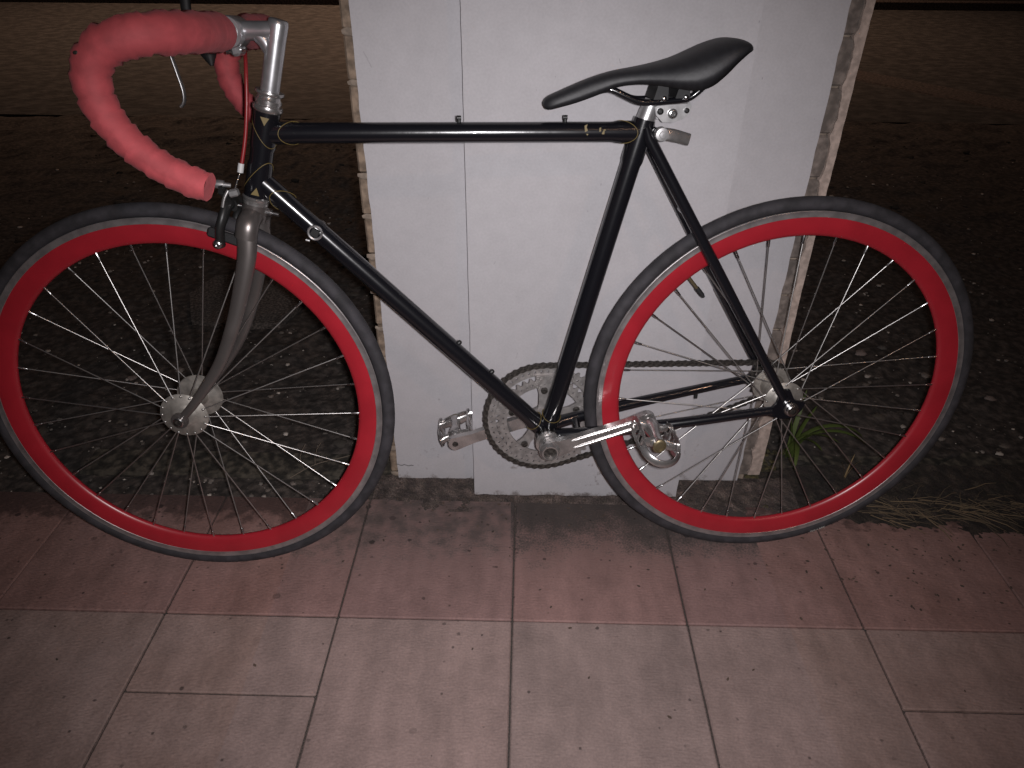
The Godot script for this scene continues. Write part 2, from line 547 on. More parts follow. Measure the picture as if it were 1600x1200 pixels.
# ---------------------------------------------------------------- pavement
func pavement() -> void:
	var W := 1920
	var H := 640
	var big := noise(0.006, 4, 41).get_image(W, H)
	var mid := noise(0.03, 4, 42).get_image(W, H)
	var fine := noise(0.25, 3, 43).get_image(W, H)
	var streak_n := noise(0.02, 3, 44)
	var spots := []
	var r2 := RandomNumberGenerator.new()
	r2.seed = 5
	var spot := PackedFloat32Array()
	spot.resize(W * H)
	# dark gum, lichen and moss specks
	for i in 560:
		var cx := r2.randi_range(6, W - 7)
		var cy := r2.randi_range(6, H - 7)
		if r2.randf() < 0.35: cy = clampi(cy / 3, 6, H - 7)
		var rr := r2.randf_range(0.7, 2.4) if r2.randf() < 0.94 else r2.randf_range(2.5, 5.5)
		var dk := r2.randf_range(0.10, 0.45)
		for yy in range(-6, 7):
			for xx in range(-6, 7):
				var d := Vector2(xx, yy * r2.randf_range(0.9, 1.3)).length()
				if d < rr:
					var q := (cy + yy) * W + cx + xx
					spot[q] = maxf(spot[q], dk)
	var bd := big.get_data()
	var md := mid.get_data()
	var fd := fine.get_data()
	var tex := image_tex(W, H, func(px: int, py: int) -> Color:
		var q := py * W + px
		var b := bd[q] / 255.0 - 0.5
		var m := md[q] / 255.0 - 0.5
		var f := fd[q] / 255.0 - 0.5
		var x := -1.2 + 2.4 * px / W
		var z := -1.15 + 0.8 * py / H
		var st := streak_n.get_noise_2d(px * 1.3, py * 0.25)
		var val := 0.85 + b * 0.09 + m * 0.09 + f * 0.13 + st * 0.07
		val *= 1.0 - spot[q]
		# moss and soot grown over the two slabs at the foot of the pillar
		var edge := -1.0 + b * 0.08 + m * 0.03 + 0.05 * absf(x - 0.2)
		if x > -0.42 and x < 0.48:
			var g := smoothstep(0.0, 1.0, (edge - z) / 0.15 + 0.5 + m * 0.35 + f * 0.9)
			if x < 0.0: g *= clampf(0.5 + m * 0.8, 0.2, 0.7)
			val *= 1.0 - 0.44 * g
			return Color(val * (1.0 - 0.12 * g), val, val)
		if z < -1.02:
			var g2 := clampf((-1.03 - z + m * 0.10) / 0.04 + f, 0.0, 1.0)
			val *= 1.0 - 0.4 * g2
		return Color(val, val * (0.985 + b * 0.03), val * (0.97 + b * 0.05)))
	var grain := bump_tex(0.35, 45, 1.6, 512)
	var kinds := []
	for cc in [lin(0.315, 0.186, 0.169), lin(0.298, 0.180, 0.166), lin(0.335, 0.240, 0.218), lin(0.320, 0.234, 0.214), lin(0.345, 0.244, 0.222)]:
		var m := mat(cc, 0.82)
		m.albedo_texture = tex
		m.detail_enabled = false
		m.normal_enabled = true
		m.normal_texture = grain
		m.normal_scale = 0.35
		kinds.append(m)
	var bedm := mottled(mat(lin(0.10, 0.080, 0.070), 1.0), 0.08, 46, 0.5, 10.0)
	var rot := Transform3D(Basis(Vector3.UP, deg_to_rad(-1.0)), Vector3(0.004, 0, -0.80))
	var root := group_node("pavement", self)
	tag(root, "pavement of reddish and grey square concrete slabs under the bicycle", "", "", "structure")
	var g := G.new()
	g.box(Vector3(5.4, 0.04, 2.4), rot * Transform3D(Basis.IDENTITY, Vector3(0, -0.026, 0.90)), 0.002)
	obj("bed", g.mesh(), bedm, root)
	var P := 0.3025
	for ci in range(-7, 7):
		var rows := [-0.30, 0.0]
		var zz := 0.0
		var first := 0.15 if (ci == -2 or ci == 2 or ci == 4 or ci == -5) else 0.30
		zz += first
		rows.append(zz)
		while zz < 1.6:
			zz += 0.30
			rows.append(zz)
		for k in rows.size() - 1:
			var z0: float = rows[k]
			var z1: float = rows[k + 1]
			var sz := Vector3(P - 0.0030, 0.04, z1 - z0 - 0.0030)
			var tilt := Basis(Vector3(1, 0, 0), rng.randf_range(-0.003, 0.003)) * Basis(Vector3(0, 0, 1), rng.randf_range(-0.002, 0.002))
			var t := rot * Transform3D(tilt, Vector3((ci + 0.5) * P, -0.0205 + rng.randf_range(-0.0013, 0.0009), (z0 + z1) / 2))
			var gg := G.new()
			gg.box(sz, t, 0.0020)
			for i in gg.v.size():
				gg.uv[i] = Vector2((gg.v[i].x + 1.2) / 2.4, (gg.v[i].z + 1.15) / 0.8)
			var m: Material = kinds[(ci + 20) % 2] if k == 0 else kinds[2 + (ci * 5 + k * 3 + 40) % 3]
			obj("slab", gg.mesh(), m, root)

# ---------------------------------------------------------------- pillar
func rough_box(x0: float, x1: float, y0: float, y1: float, z0: float, z1: float, amp: float, sd: int, left: bool, right: bool) -> G:
	# upright slab whose free edges wander a little, as trowelled plaster does
	var g := G.new()
	var nz := noise(0.9, 4, sd)
	var rows := 90
	var prev := []
	for j in rows + 1:
		var y := lerpf(y0, y1, float(j) / rows)
		var l := x0 + (nz.get_noise_2d(y * 40.0, 1.0) * amp if left else 0.0)
		var r := x1 + (nz.get_noise_2d(y * 40.0, 50.0) * amp if right else 0.0)
		var ps := [Vector3(l, y, z0), Vector3(l + 0.002, y, z1), Vector3(r - 0.002, y, z1), Vector3(r, y, z0)]
		var cur := []
		for q in [[0, Vector3(-1, 0, 0.3)], [1, Vector3(-1, 0, 0.3)], [1, Vector3(0, 0, 1)], [2, Vector3(0, 0, 1)], [2, Vector3(1, 0, 0.3)], [3, Vector3(1, 0, 0.3)]]:
			var p: Vector3 = ps[q[0]]
			cur.append(g.vert(p, q[1].normalized(), Vector2((p.x + 0.27) / 0.82, 1.0 - p.y / 1.9)))
		if j > 0:
			for s in [0, 2, 4]:
				g.quad(prev[s], prev[s + 1], cur[s + 1], cur[s])
		prev = cur
	return g

func pillar() -> void:
	var W := 820
	var H := 1900
	var big := noise(0.005, 4, 51).get_image(W, H).get_data()
	var mid := noise(0.03, 5, 52).get_image(W, H).get_data()
	var fine := noise(0.2, 3, 53).get_image(W, H).get_data()
	var r2 := RandomNumberGenerator.new()
	r2.seed = 9
	var marks := PackedFloat32Array()
	marks.resize(W * H)
	for i in 70:      # scuffs and specks in the paint
		var cx := r2.randi_range(4, W - 5)
		var cy := r2.randi_range(H - 1050, H - 5)
		var len := r2.randi_range(1, 3) if r2.randf() < 0.8 else r2.randi_range(6, 26)
		var dx := r2.randf_range(-0.5, 0.5)
		var dk := r2.randf_range(0.05, 0.22)
		for k in len:
			var xx := clampi(cx + int(dx * k), 0, W - 1)
			var yy := clampi(cy + k, 0, H - 1)
			marks[yy * W + xx] = dk
	for k in 46:       # crack near the foot of the left wing
		var xx := 16 + k
		var yy := H - 42 + int(2.0 * sin(k * 0.4)) + k / 14
		marks[yy * W + xx] = 0.55
		marks[(yy + 1) * W + xx] = 0.4
	var tex := image_tex(W, H, func(px: int, py: int) -> Color:
		var q := py * W + px
		var b := big[q] / 255.0 - 0.5
		var m := mid[q] / 255.0 - 0.5
		var f := fine[q] / 255.0 - 0.5
		var y := 1.9 * (1.0 - float(py) / H)
		var val := 0.945 + b * 0.035 + m * 0.03 + f * 0.05
		# splashed dirt and moss along the foot, in grainy patches
		var d := clampf((0.016 - y) / 0.02 + m * 2.0 + b * 1.0 + f * 1.2 - 0.25, 0.0, 1.0)
		if y < 0.24: d = maxf(d, clampf(m * 3.0 + b * 1.8 + f * 0.8 - 0.95 - y * 1.5, 0.0, 0.7))
		val *= 1.0 - marks[q]
		return Color(val, val * 0.985, val * 0.985).lerp(Color(0.38, 0.33, 0.30), d * 0.6))
	var white := mat(lin(0.445, 0.445, 0.462), 0.75)
	white.albedo_texture = tex
	white.normal_enabled = true
	white.normal_texture = bump_tex(0.02, 54, 1.2)
	white.normal_scale = 0.15
	var root := group_node("pillar", self, Transform3D.IDENTITY)
	tag(root, "white plastered pillar with bare brick edges behind the bicycle", "pillar")
	var TOP := 1.85
	# the brick core that shows along both edges
	var g := G.new()
	g.box(Vector3(0.75, TOP, 0.30), Transform3D(Basis.IDENTITY, Vector3(0.131, TOP / 2 - 0.02, -1.328)), 0.003)
	obj("mortar_core", g.mesh(), M.mortar, root)
	var nb := int(TOP / 0.0715)
	for side in 2:
		for k in nb:
			var gg := G.new()
			var w := 0.10
			var cx := (-0.2075 + rng.randf_range(-0.0015, 0.0015)) if side == 0 else (0.4655 + rng.randf_range(-0.002, 0.002))
			gg.box(Vector3(w, (0.064 if side == 0 else 0.068) + rng.randf_range(-0.0015, 0.0015), 0.10), Transform3D(Basis(Vector3(0, 0, 1), rng.randf_range(-0.006, 0.006)), Vector3(cx, 0.012 + 0.0715 * (k + 0.5), -1.222 + rng.randf_range(-0.001, 0.001))), 0.003)
			obj("brick", gg.mesh(), M.brick if side == 0 else M.brick_grey, root)
	# lumps of mortar squeezed out of the joints on the left edge
	for k in nb:
		var gg := G.new()
		var y := 0.012 + 0.0715 * k
		var wl := rng.randf_range(0.006, 0.012)
		gg.tube([Vector3(-0.236, y, -1.1685), Vector3(-0.250, y + rng.randf_range(-0.003, 0.003), -1.1680), Vector3(-0.2570 - rng.randf_range(0.0, 0.0025), y, -1.172)], [wl * 0.6, wl * 0.62, wl * 0.35], 10, true, 0.4, Vector3(0, 0, 1))
		obj("mortar_lump", gg.mesh(), M.mortar, root)
	# smeared pale mortar down the right edge, scalloped at each joint
	g = G.new()
	var left_pts := []
	var right_pts := []
	var nz := noise(0.8, 3, 57)
	for j in 371:
		var y := 0.02 + (TOP - 0.03) * j / 370.0
		var ph := fposmod((y - 0.012) / 0.0715, 1.0)
		var sc := pow(absf(ph - 0.5) * 2.0, 3.0) * 0.0055
		var xl := 0.5095 - sc + nz.get_noise_1d(y * 60.0) * 0.0022
		left_pts.append(Vector2(xl, y))
		right_pts.append(Vector2(0.5225 + 0.010 * smoothstep(0.5, 0.05, y) + nz.get_noise_1d(y * 30.0 + 90.0) * 0.0008, y))
	right_pts.reverse()
	g.plate(left_pts + right_pts, 0.012, Transform3D(Basis.IDENTITY, Vector3(0, 0, -1.1725)))
	obj("mortar_edge", g.mesh(), M.mortar_pale, root)
	obj("wing", rough_box(-0.2445, -0.06, 0.004, TOP, -1.175, -1.1650, 0.0022, 61, true, false).mesh(), white, root)
	obj("wing", rough_box(0.32, 0.4895, 0.004, TOP, -1.175, -1.1660, 0.0022, 62, false, true).mesh(), white, root)
	obj("shaft", rough_box(-0.0785, 0.3475, 0.002, TOP + 0.004, -1.30, -1.1150, 0.0008, 63, true, true).mesh(), white, root)
	g = G.new()
	g.box(Vector3(0.80, 0.05, 0.42), Transform3D(Basis.IDENTITY, Vector3(0.131, TOP + 0.027, -1.29)), 0.005)
	obj("capstone", g.mesh(), M.mortar, root)

# ---------------------------------------------------------------- bicycle
const HUB := Vector3(-0.9897, 0.335, 0)
const BB := Vector3(-0.398, 0.266, 0)
const AX_LOW := Vector3(-0.8262, 0.684, 0)
var steer_axis: Vector3

func steer(angle_deg: float) -> Transform3D:
	var b := Basis(steer_axis, deg_to_rad(angle_deg))
	return Transform3D(b, AX_LOW - b * AX_LOW)

func wheel(root: Node3D, called: String, t: Transform3D, front: bool) -> Node3D:
	var w := group_node(called, root, t)
	var I := Transform3D.IDENTITY
	# tyre
	var g := G.new()
	var prof := []
	for k in 18:
		var a := TAU * k / 18.0
		prof.append(Vector2(0.3241 + 0.0109 * cos(a), -0.0110 * sin(a)))
	g.lathe(prof, I, 112, true, 0.3)
	obj("tyre", g.mesh(), M.tyre, w)
	# red rim, V shaped
	g = G.new()
	g.lathe([Vector2(0.3052, -0.0094), Vector2(0.294, -0.0090), Vector2(0.281, -0.0062), Vector2(0.2758, -0.0038), Vector2(0.2742, 0.0), Vector2(0.2758, 0.0038), Vector2(0.281, 0.0062), Vector2(0.294, 0.0090), Vector2(0.3052, 0.0094)], I, 112, false, 0.5)
	obj("rim", g.mesh(), M.rim, w)
	g = G.new()
	for s in [-1.0, 1.0]:
		g.lathe([Vector2(0.3050, s * 0.0092), Vector2(0.3056, s * 0.0097), Vector2(0.3085, s * 0.0095), Vector2(0.3125, s * 0.0095), Vector2(0.3142, s * 0.0101), Vector2(0.3150, s * 0.0096), Vector2(0.3142, s * 0.0070)] if s < 0 else [Vector2(0.3142, 0.0070), Vector2(0.3150, 0.0096), Vector2(0.3142, 0.0101), Vector2(0.3125, 0.0095), Vector2(0.3085, 0.0095), Vector2(0.3056, 0.0097), Vector2(0.3050, 0.0092)], I, 112, false, 0.85)
	obj("brake_track", g.mesh(), M.track, w)
	# hub
	var fr := 0.0385 if front else 0.0335
	var fz := 0.034 if front else 0.031
	g = G.new()
	for s in [-1.0, 1.0]:
		var dz := fz if s > 0.0 else (fz if front else fz * 0.75)
		var q := [Vector2(0.0155, dz - 0.005), Vector2(0.022, dz - 0.0022), Vector2(fr - 0.001, dz - 0.0018), Vector2(fr, dz), Vector2(fr - 0.001, dz + 0.0014), Vector2(0.022, dz + 0.0018), Vector2(0.0185, dz + 0.005), Vector2(0.0145, dz + 0.0075), Vector2(0.006, dz + 0.0078)]
		if s < 0.0:
			for i in q.size(): q[i] = Vector2(q[i].x, -q[i].y)
			q.reverse()
		g.lathe(q, I, 40, false, 0.6)
	var hb := 1.0 if front else 1.45
	g.lathe([Vector2(0.0158 * hb, -fz + 0.003), Vector2(0.0138 * hb, -fz * 0.5), Vector2(0.0132 * hb, 0.0), Vector2(0.0138 * hb, fz * 0.5), Vector2(0.0158 * hb, fz - 0.003)], I, 32, false, 0.3)
	obj("hub", g.mesh(), M.hub, w)
	g = G.new()
	var ol := 0.050 if front else 0.060
	g.tube([Vector3(0, 0, -ol - 0.010), Vector3(0, 0, ol + 0.010)], 0.0046, 12)
	for s in [-1.0, 1.0]:
		g.tube([Vector3(0, 0, s * (fz + 0.007)), Vector3(0, 0, s * (ol - 0.005))], 0.0085, 6)
	obj("axle", g.mesh(), M.chain, w)
	for s in [-1.0, 1.0]:
		g = G.new()
		var z0 := ol + 0.0015
		var k := 1.0 if front else 1.22
		g.lathe([Vector2(0.0098 * k, z0), Vector2(0.0098 * k, z0 + 0.002), Vector2(0.0082 * k, z0 + 0.0022), Vector2(0.0082 * k, z0 + 0.0085), Vector2(0.0070 * k, z0 + 0.0098), Vector2(0.0048, z0 + 0.0100)], Transform3D(Basis.IDENTITY if s > 0.0 else Basis(Vector3.UP, PI), Vector3.ZERO), 20, false, 0.9)
		obj("axle_nut", g.mesh(), M.bolt, w)
	# spokes
	var phase := 7.8 if front else 1.3
	var gn := G.new()
	gn.lathe([Vector2(0.0, 0.0), Vector2(0.0014, 0.0), Vector2(0.0018, 0.001), Vector2(0.0021, 0.011), Vector2(0.0022, 0.014)], I, 8, false, 0.5)
	var nip := gn.mesh()
	for k in 32:
		var na := deg_to_rad(phase + 11.25 * k)
		var near := (k % 2 == 1) if front else (k % 2 == 0)
		var sz := 1.0 if near else -1.0
		var ha := na
		if not front:
			var j := k / 2
			var lead := 1.0 if (j % 2 == 0) else -1.0
			ha = na + lead * deg_to_rad(46.0)
		var hr := fr - 0.004
		var out := 1.0 if (front or (k / 2) % 2 == 0) else -1.0
		var a := Vector3(cos(ha) * hr, sin(ha) * hr, sz * (fz + 0.0022 * out))
		var b := Vector3(cos(na) * 0.2735, sin(na) * 0.2735, sz * 0.0012)
		var gs := G.new()
		gs.tube([a, a.lerp(b, 0.5), b], 0.00105, 6)
		gs.lathe([Vector2(0.0, -0.0012), Vector2(0.0016, -0.0010), Vector2(0.0024, 0.0), Vector2(0.0016, 0.0010), Vector2(0.0, 0.0012)], Transform3D(Basis.IDENTITY, a + Vector3(0, 0, sz * out * 0.0006)), 8, false, 0.2)
		obj("spoke", gs.mesh(), M.spoke, w)
		var d := (a - b).normalized()
		obj("nipple", nip, M.bolt, w, between(b + d * 0.0115, b - d * 0.002))
	return w

func bicycle() -> void:
	steer_axis = Vector3(cos(deg_to_rad(73.9)), sin(deg_to_rad(73.9)), 0)
	var lean := deg_to_rad(5.2134)
	var yaw := deg_to_rad(3.4192)
	var nn := Vector3(sin(yaw) * cos(lean), sin(lean), cos(yaw) * cos(lean))
	var X := Vector3(cos(yaw), 0, -sin(yaw))
	var Y := nn.cross(X)
	var bike := group_node("bicycle", self, Transform3D(Basis(X, Y, nn), Vector3(0.4591, 0.0, -0.9896)))
	tag(bike, "black road bicycle with red rims and red bar tape leaning on the pillar", "bicycle")
	var S := steer(-2.4)
	frame(bike)
	fork(bike, S)
	wheel(bike, "front_wheel", S * Transform3D(Basis(Vector3(0, 0, 1), 0.0), HUB), true)
	var rw := wheel(bike, "rear_wheel", Transform3D(Basis.IDENTITY, Vector3(0, 0.335, 0)), false)
	# valve of the rear wheel, and the size printed on its tyre
	var va := deg_to_rad(130.6)
	var vd := Vector3(cos(va), sin(va), 0)
	var g := G.new()
	g.tube([vd * 0.276, vd * 0.240], 0.0028, 10)
	obj("valve", g.mesh(), M.brass, rw)
	g = G.new()
	g.tube([vd * 0.252, vd * 0.236, vd * 0.231], [0.0038, 0.0036, 0.002], 10)
	obj("valve_cap", g.mesh(), M.rubber, rw)
	var tm := TextMesh.new()
	tm.text = "700 x 25C"
	var fnt := SystemFont.new()
	fnt.font_names = PackedStringArray(["Droid Sans"])
	tm.font = fnt
	tm.font_size = 24
	tm.pixel_size = 0.00028
	tm.depth = 0.0004
	var pa := deg_to_rad(-66.5)
	var nrm := Vector3(cos(pa) * 0.35, sin(pa) * 0.35, 0.94).normalized()
	var tx := Vector3(-sin(pa), cos(pa), 0)
	tx = Vector3(-sin(pa), cos(pa), 0)
	var ty := nrm.cross(tx).normalized()
	obj("size_marking", tm, M.print, rw, Transform3D(Basis(tx, ty, nrm), Vector3(cos(pa) * 0.3268, sin(pa) * 0.3268, 0.0) + Vector3(0, 0, 0.0115)))
	cockpit(bike)
	front_brake(bike, S)
	seat(bike)
	drivetrain(bike, rw)

func lining_curve(t: Transform3D, r: float, tip: float, back: float) -> G:
	# gold line round the end of a lug: t has z along the tube, y towards the point of the lug
	var pts := []
	for k in 33:
		var a := -PI + TAU * k / 32.0
		var w := pow(0.5 + 0.5 * cos(a), 1.5)
		pts.append(t * Vector3(sin(a) * r, cos(a) * r, lerpf(back, tip, w)))
	var g := G.new()
	g.tube(pts, 0.00055, 5, false)
	return g

func frame(b: Node3D) -> void:
	var f := group_node("frame", b)
	var up := steer_axis
	var ht_lo := AX_LOW + up * -0.003
	var ht_hi := AX_LOW + up * 0.112
	var g := G.new()
	g.tube([ht_lo, ht_hi], 0.0162, 24)
	obj("head_tube", g.mesh(), M.black, f)
	var tt0 := AX_LOW + up * 0.084
	var tt1 := Vector3(-0.2745, 0.7635, 0)
	g = G.new()
	g.tube([tt0, tt0.lerp(tt1, 0.5), tt1], 0.0140, 24)
	obj("top_tube", g.mesh(), M.black, f)
	var dt0 := AX_LOW + up * 0.020
	g = G.new()
	g.tube([dt0, dt0.lerp(BB, 0.5), BB], 0.0147, 24)
	obj("down_tube", g.mesh(), M.black, f)
	var st1 := Vector3(-0.2707, 0.781, 0)
	g = G.new()
	g.tube([BB, BB.lerp(st1, 0.5), st1], 0.0146, 24)
	obj("seat_tube", g.mesh(), M.black, f)
	# lugs
	g = G.new()
	g.tube([AX_LOW + up * 0.062, AX_LOW + up * 0.066, AX_LOW + up * 0.108, AX_LOW + up * 0.1135], [0.0164, 0.0178, 0.0178, 0.0182], 24)
	g.tube([tt0, tt0 + (tt1 - tt0).normalized() * 0.040, tt0 + (tt1 - tt0).normalized() * 0.044], [0.0153, 0.0153, 0.0141], 24)
	obj("lug", g.mesh(), M.black, f)
	g = G.new()
	var dd := (BB - dt0).normalized()
	g.tube([AX_LOW + up * -0.005, AX_LOW + up * 0.000, AX_LOW + up * 0.040, AX_LOW + up * 0.045], [0.0182, 0.0178, 0.0178, 0.0164], 24)
	g.tube([dt0, dt0 + dd * 0.040, dt0 + dd * 0.046], [0.0160, 0.0160, 0.0148], 24)
	obj("lug", g.mesh(), M.black, f)
	g = G.new()
	var sd := (st1 - BB).normalized()
	g.tube([st1 - sd * 0.064, st1 - sd * 0.058, st1 - sd * 0.004, st1], [0.0147, 0.0160, 0.0160, 0.0155], 24)
	g.tube([tt1, tt1 + (tt0 - tt1).normalized() * 0.036, tt1 + (tt0 - tt1).normalized() * 0.042], [0.0154, 0.0154, 0.0141], 24)
	g.tube([st1 + Vector3(0.014, -0.018, -0.014), st1 + Vector3(0.014, -0.018, 0.014)], 0.0075, 14)
	obj("seat_lug", g.mesh(), M.black, f)
	# bottom bracket shell with short sockets
	g = G.new()
	g.tube([BB + Vector3(0, 0, -0.034), BB + Vector3(0, 0, 0.034)], 0.0205, 28)
	g.tube([BB, BB - dd * 0.034, BB - dd * 0.040], [0.0162, 0.0162, 0.0148], 20)
	g.tube([BB, BB + sd * 0.034, BB + sd * 0.040], [0.0162, 0.0162, 0.0147], 20)
	obj("bottom_bracket_shell", g.mesh(), M.black, f)
	for s in [-1.0, 1.0]:
		g = G.new()
		g.tube(smooth_path([BB + Vector3(0.004, 0.002, s * 0.016), Vector3(-0.33, 0.279, s * 0.030), Vector3(-0.20, 0.301, s * 0.045), Vector3(-0.030, 0.330, s * 0.057)], 0.03), [0.0115, 0.0115, 0.011, 0.0108, 0.0105, 0.010, 0.0097, 0.0094, 0.009, 0.0088, 0.0085, 0.008, 0.008, 0.008, 0.008], 16)
		obj("chainstay", g.mesh(), M.black, f)
		g = G.new()
		g.tube([Vector3(-0.2715, 0.772, s * 0.0165), Vector3(-0.266, 0.757, s * 0.0172), Vector3(-0.139, 0.553, s * 0.040), Vector3(-0.014, 0.354, s * 0.057)], [0.0045, 0.0086, 0.0086, 0.0072], 16)
		obj("seatstay", g.mesh(), M.black, f)
		# dropout
		g = G.new()
		g.plate([Vector2(-0.040, -0.012), Vector2(-0.012, -0.020), Vector2(0.010, -0.018), Vector2(0.020, -0.004), Vector2(0.024, 0.010), Vector2(0.012, 0.012), Vector2(0.004, 0.016), Vector2(-0.006, 0.034), Vector2(-0.020, 0.034), Vector2(-0.024, 0.010)], 0.006, Transform3D(Basis.IDENTITY, Vector3(0, 0.335, s * 0.0570)))
		obj("dropout", g.mesh(), M.black, f)
	g = G.new()
	g.tube([Vector3(-0.345, 0.277, -0.026), Vector3(-0.345, 0.277, 0.026)], 0.006, 12)
	obj("bridge", g.mesh(), M.black, f)
	g = G.new()
	g.tube([Vector3(-0.199, 0.650, -0.028), Vector3(-0.199, 0.650, 0.028)], 0.006, 12)
	obj("bridge", g.mesh(), M.black, f)
	# cable stops and guides
	for p in [Vector3(-0.533, 0.777, 0), Vector3(-0.384, 0.777, 0)]:
		g = G.new()
		g.tube([p + Vector3(0, -0.004, 0), p + Vector3(0, 0.0065, 0)], 0.0026, 10)
		g.tube([p + Vector3(-0.003, 0.0065, 0), p + Vector3(0.003, 0.0065, 0)], 0.0032, 10)
		obj("cable_guide", g.mesh(), M.dark, f)
	for k in [0.628, 0.752]:
		var c: Vector3 = dt0.lerp(BB, k)
		var o := Vector3(-dd.y, dd.x, 0)
		g = G.new()
		g.lathe([Vector2(0.0, 0.020), Vector2(0.0028, 0.0195), Vector2(0.0040, 0.0175), Vector2(0.0040, 0.012)], between(c, c + o), 12, false, 0.5)
		obj("bottle_boss", g.mesh(), M.dark, f)
	g = G.new()
	g.tube([Vector3(-0.122, 0.296, -0.052), Vector3(-0.122, 0.303, -0.052), Vector3(-0.122, 0.312, -0.052)], 0.0034, 10)
	obj("cable_stop", g.mesh(), M.dark, f)
	# bare shifter boss clamp on the down tube
	var sc := dt0.lerp(BB, 0.172)
	var bd := group_node("shifter_clamp", f)
	g = G.new()
	var tb := between(sc, sc + dd)
	g.lathe([Vector2(0.0150, -0.0045), Vector2(0.0158, -0.0045), Vector2(0.0158, 0.0045), Vector2(0.0150, 0.0045)], tb, 28, true)
	obj("band", g.mesh(), M.black, bd)
	for s in [1.0, -1.0]:
		g = G.new()
		var bt := Transform3D(Basis(dd, Vector3(0, 0, s).cross(dd), Vector3(0, 0, s)), sc + Vector3(0, 0, s * 0.0145))
		g.lathe([Vector2(0.0095, 0.0), Vector2(0.0112, 0.0), Vector2(0.0112, 0.003), Vector2(0.0098, 0.0042), Vector2(0.0082, 0.0032), Vector2(0.0080, 0.0)], bt, 28, false, 0.9)
		obj("boss_ring", g.mesh(), M.alloy, bd)
		g = G.new()
		g.box(Vector3(0.0115, 0.0115, 0.007), bt * Transform3D(Basis(Vector3(0, 0, 1), 0.25), Vector3(0, 0, 0.001)), 0.0008)
		obj("boss_square", g.mesh(), M.dark, bd)
	g = G.new()
	g.tube([sc + Vector3(-0.010, -0.013, 0.012), sc + Vector3(-0.0155, -0.0115, 0.012)], 0.002, 8)
	obj("clamp_screw", g.mesh(), M.alloy, bd)
	# gold lining round the lug ends
	var side := Vector3(0, 0, 1)
	var tdir := (tt1 - tt0).normalized()
	obj("lug_lining", lining_curve(Transform3D(Basis(side.cross(tdir), side, tdir), tt0 + tdir * 0.030), 0.0153, -0.008, 0.020).mesh(), M.lining, f)
	obj("lug_lining", lining_curve(Transform3D(Basis(side.cross(dd), side, dd), dt0 + dd * 0.034), 0.0160, -0.008, 0.022).mesh(), M.lining, f)
	obj("lug_lining", lining_curve(Transform3D(Basis(side.cross(-tdir), side, -tdir), tt1 - tdir * 0.010), 0.0155, -0.002, 0.030).mesh(), M.lining, f)
	var hd := (Vector3(0.80, 0, 0.60)).normalized()
	obj("lug_lining", lining_curve(Transform3D(Basis(hd.cross(up), hd, up), AX_LOW + up * 0.064), 0.0180, 0.000, 0.040).mesh(), M.lining, f)
	obj("lug_lining", lining_curve(Transform3D(Basis(hd.cross(-up), hd, -up), AX_LOW + up * 0.044), 0.0180, 0.000, 0.040).mesh(), M.lining, f)
	obj("lug_lining", lining_curve(Transform3D(Basis(side.cross(-dd), side, -dd), BB - dd * 0.026), 0.0164, 0.0, 0.010).mesh(), M.lining, f)
	obj("lug_lining", lining_curve(Transform3D(Basis(side.cross(sd), side, sd), BB + sd * 0.028), 0.0164, 0.0, 0.010).mesh(), M.lining, f)
	# gold triangles in the head lugs
	for q in [[0.103, -1.0], [0.004, 1.0]]:
		var hz := Vector3(0.10, 0, 0.995).normalized()
		var bx := up.cross(hz).normalized()
		var tr := Transform3D(Basis(bx, up, hz), AX_LOW + up * q[0] + hz * 0.0181)
		g = G.new()
		g.plate([Vector2(-0.0058, -0.0045 * q[1]), Vector2(0.0058, -0.0045 * q[1]), Vector2(0.0006, 0.0065 * q[1])], 0.0008, tr)
		obj("lug_triangle", g.mesh(), M.lining, f)
	# flakes of an old gilt transfer on the top tube
	var tn := Vector3(0, 0.25, 0.968)
	for q in [[-0.356, 0.004, 0.005, 0.2], [-0.3545, -0.003, 0.003, 0.6], [-0.336, 0.002, 0.003, 0.1], [-0.3305, -0.001, 0.004, -0.3]]:
		var c := Vector3(q[0], 0.7635, 0) + tn * 0.0140
		g = G.new()
		var r: float = q[2]
		g.plate([Vector2(-0.5, -1.0) * r, Vector2(0.4, -0.8) * r, Vector2(0.2, 0.1) * r, Vector2(0.6, 0.9) * r, Vector2(-0.3, 0.7) * r], 0.0005, Transform3D(Basis(Vector3(1, 0, 0), tn.cross(Vector3(1, 0, 0)), tn) * Basis(Vector3(0, 0, 1), q[3]), c + Vector3(0, q[1], 0)))
		obj("transfer_flake", g.mesh(), M.lining, f)
	# seat clamp with its lever
	var cl := group_node("seat_clamp", f)
	g = G.new()
	g.tube([Vector3(-0.2515, 0.7625, -0.018), Vector3(-0.2515, 0.7625, 0.024)], 0.0055, 14)
	obj("clamp_bolt", g.mesh(), M.bolt, cl)
	g = G.new()
	g.lathe([Vector2(0.0, 0.030), Vector2(0.004, 0.0298), Vector2(0.0046, 0.0275), Vector2(0.0088, 0.027), Vector2(0.0098, 0.0255), Vector2(0.0098, 0.018), Vector2(0.004, 0.017)], Transform3D(Basis.IDENTITY, Vector3(-0.2505, 0.7635, 0)), 24, false, 0.8)
	obj("lever_boss", g.mesh(), M.alloy, cl)
	g = G.new()
	var lv := [Vector3(-0.246, 0.7638, 0.0235), Vector3(-0.236, 0.7625, 0.0245), Vector3(-0.224, 0.7595, 0.021), Vector3(-0.2095, 0.7555, 0.0205)]
	g.tube(lv, [0.0085, 0.0088, 0.0085, 0.0082], 16, true, 0.28, Vector3(0, 0.25, 1).normalized())
	obj("lever", g.mesh(), M.steel, cl)

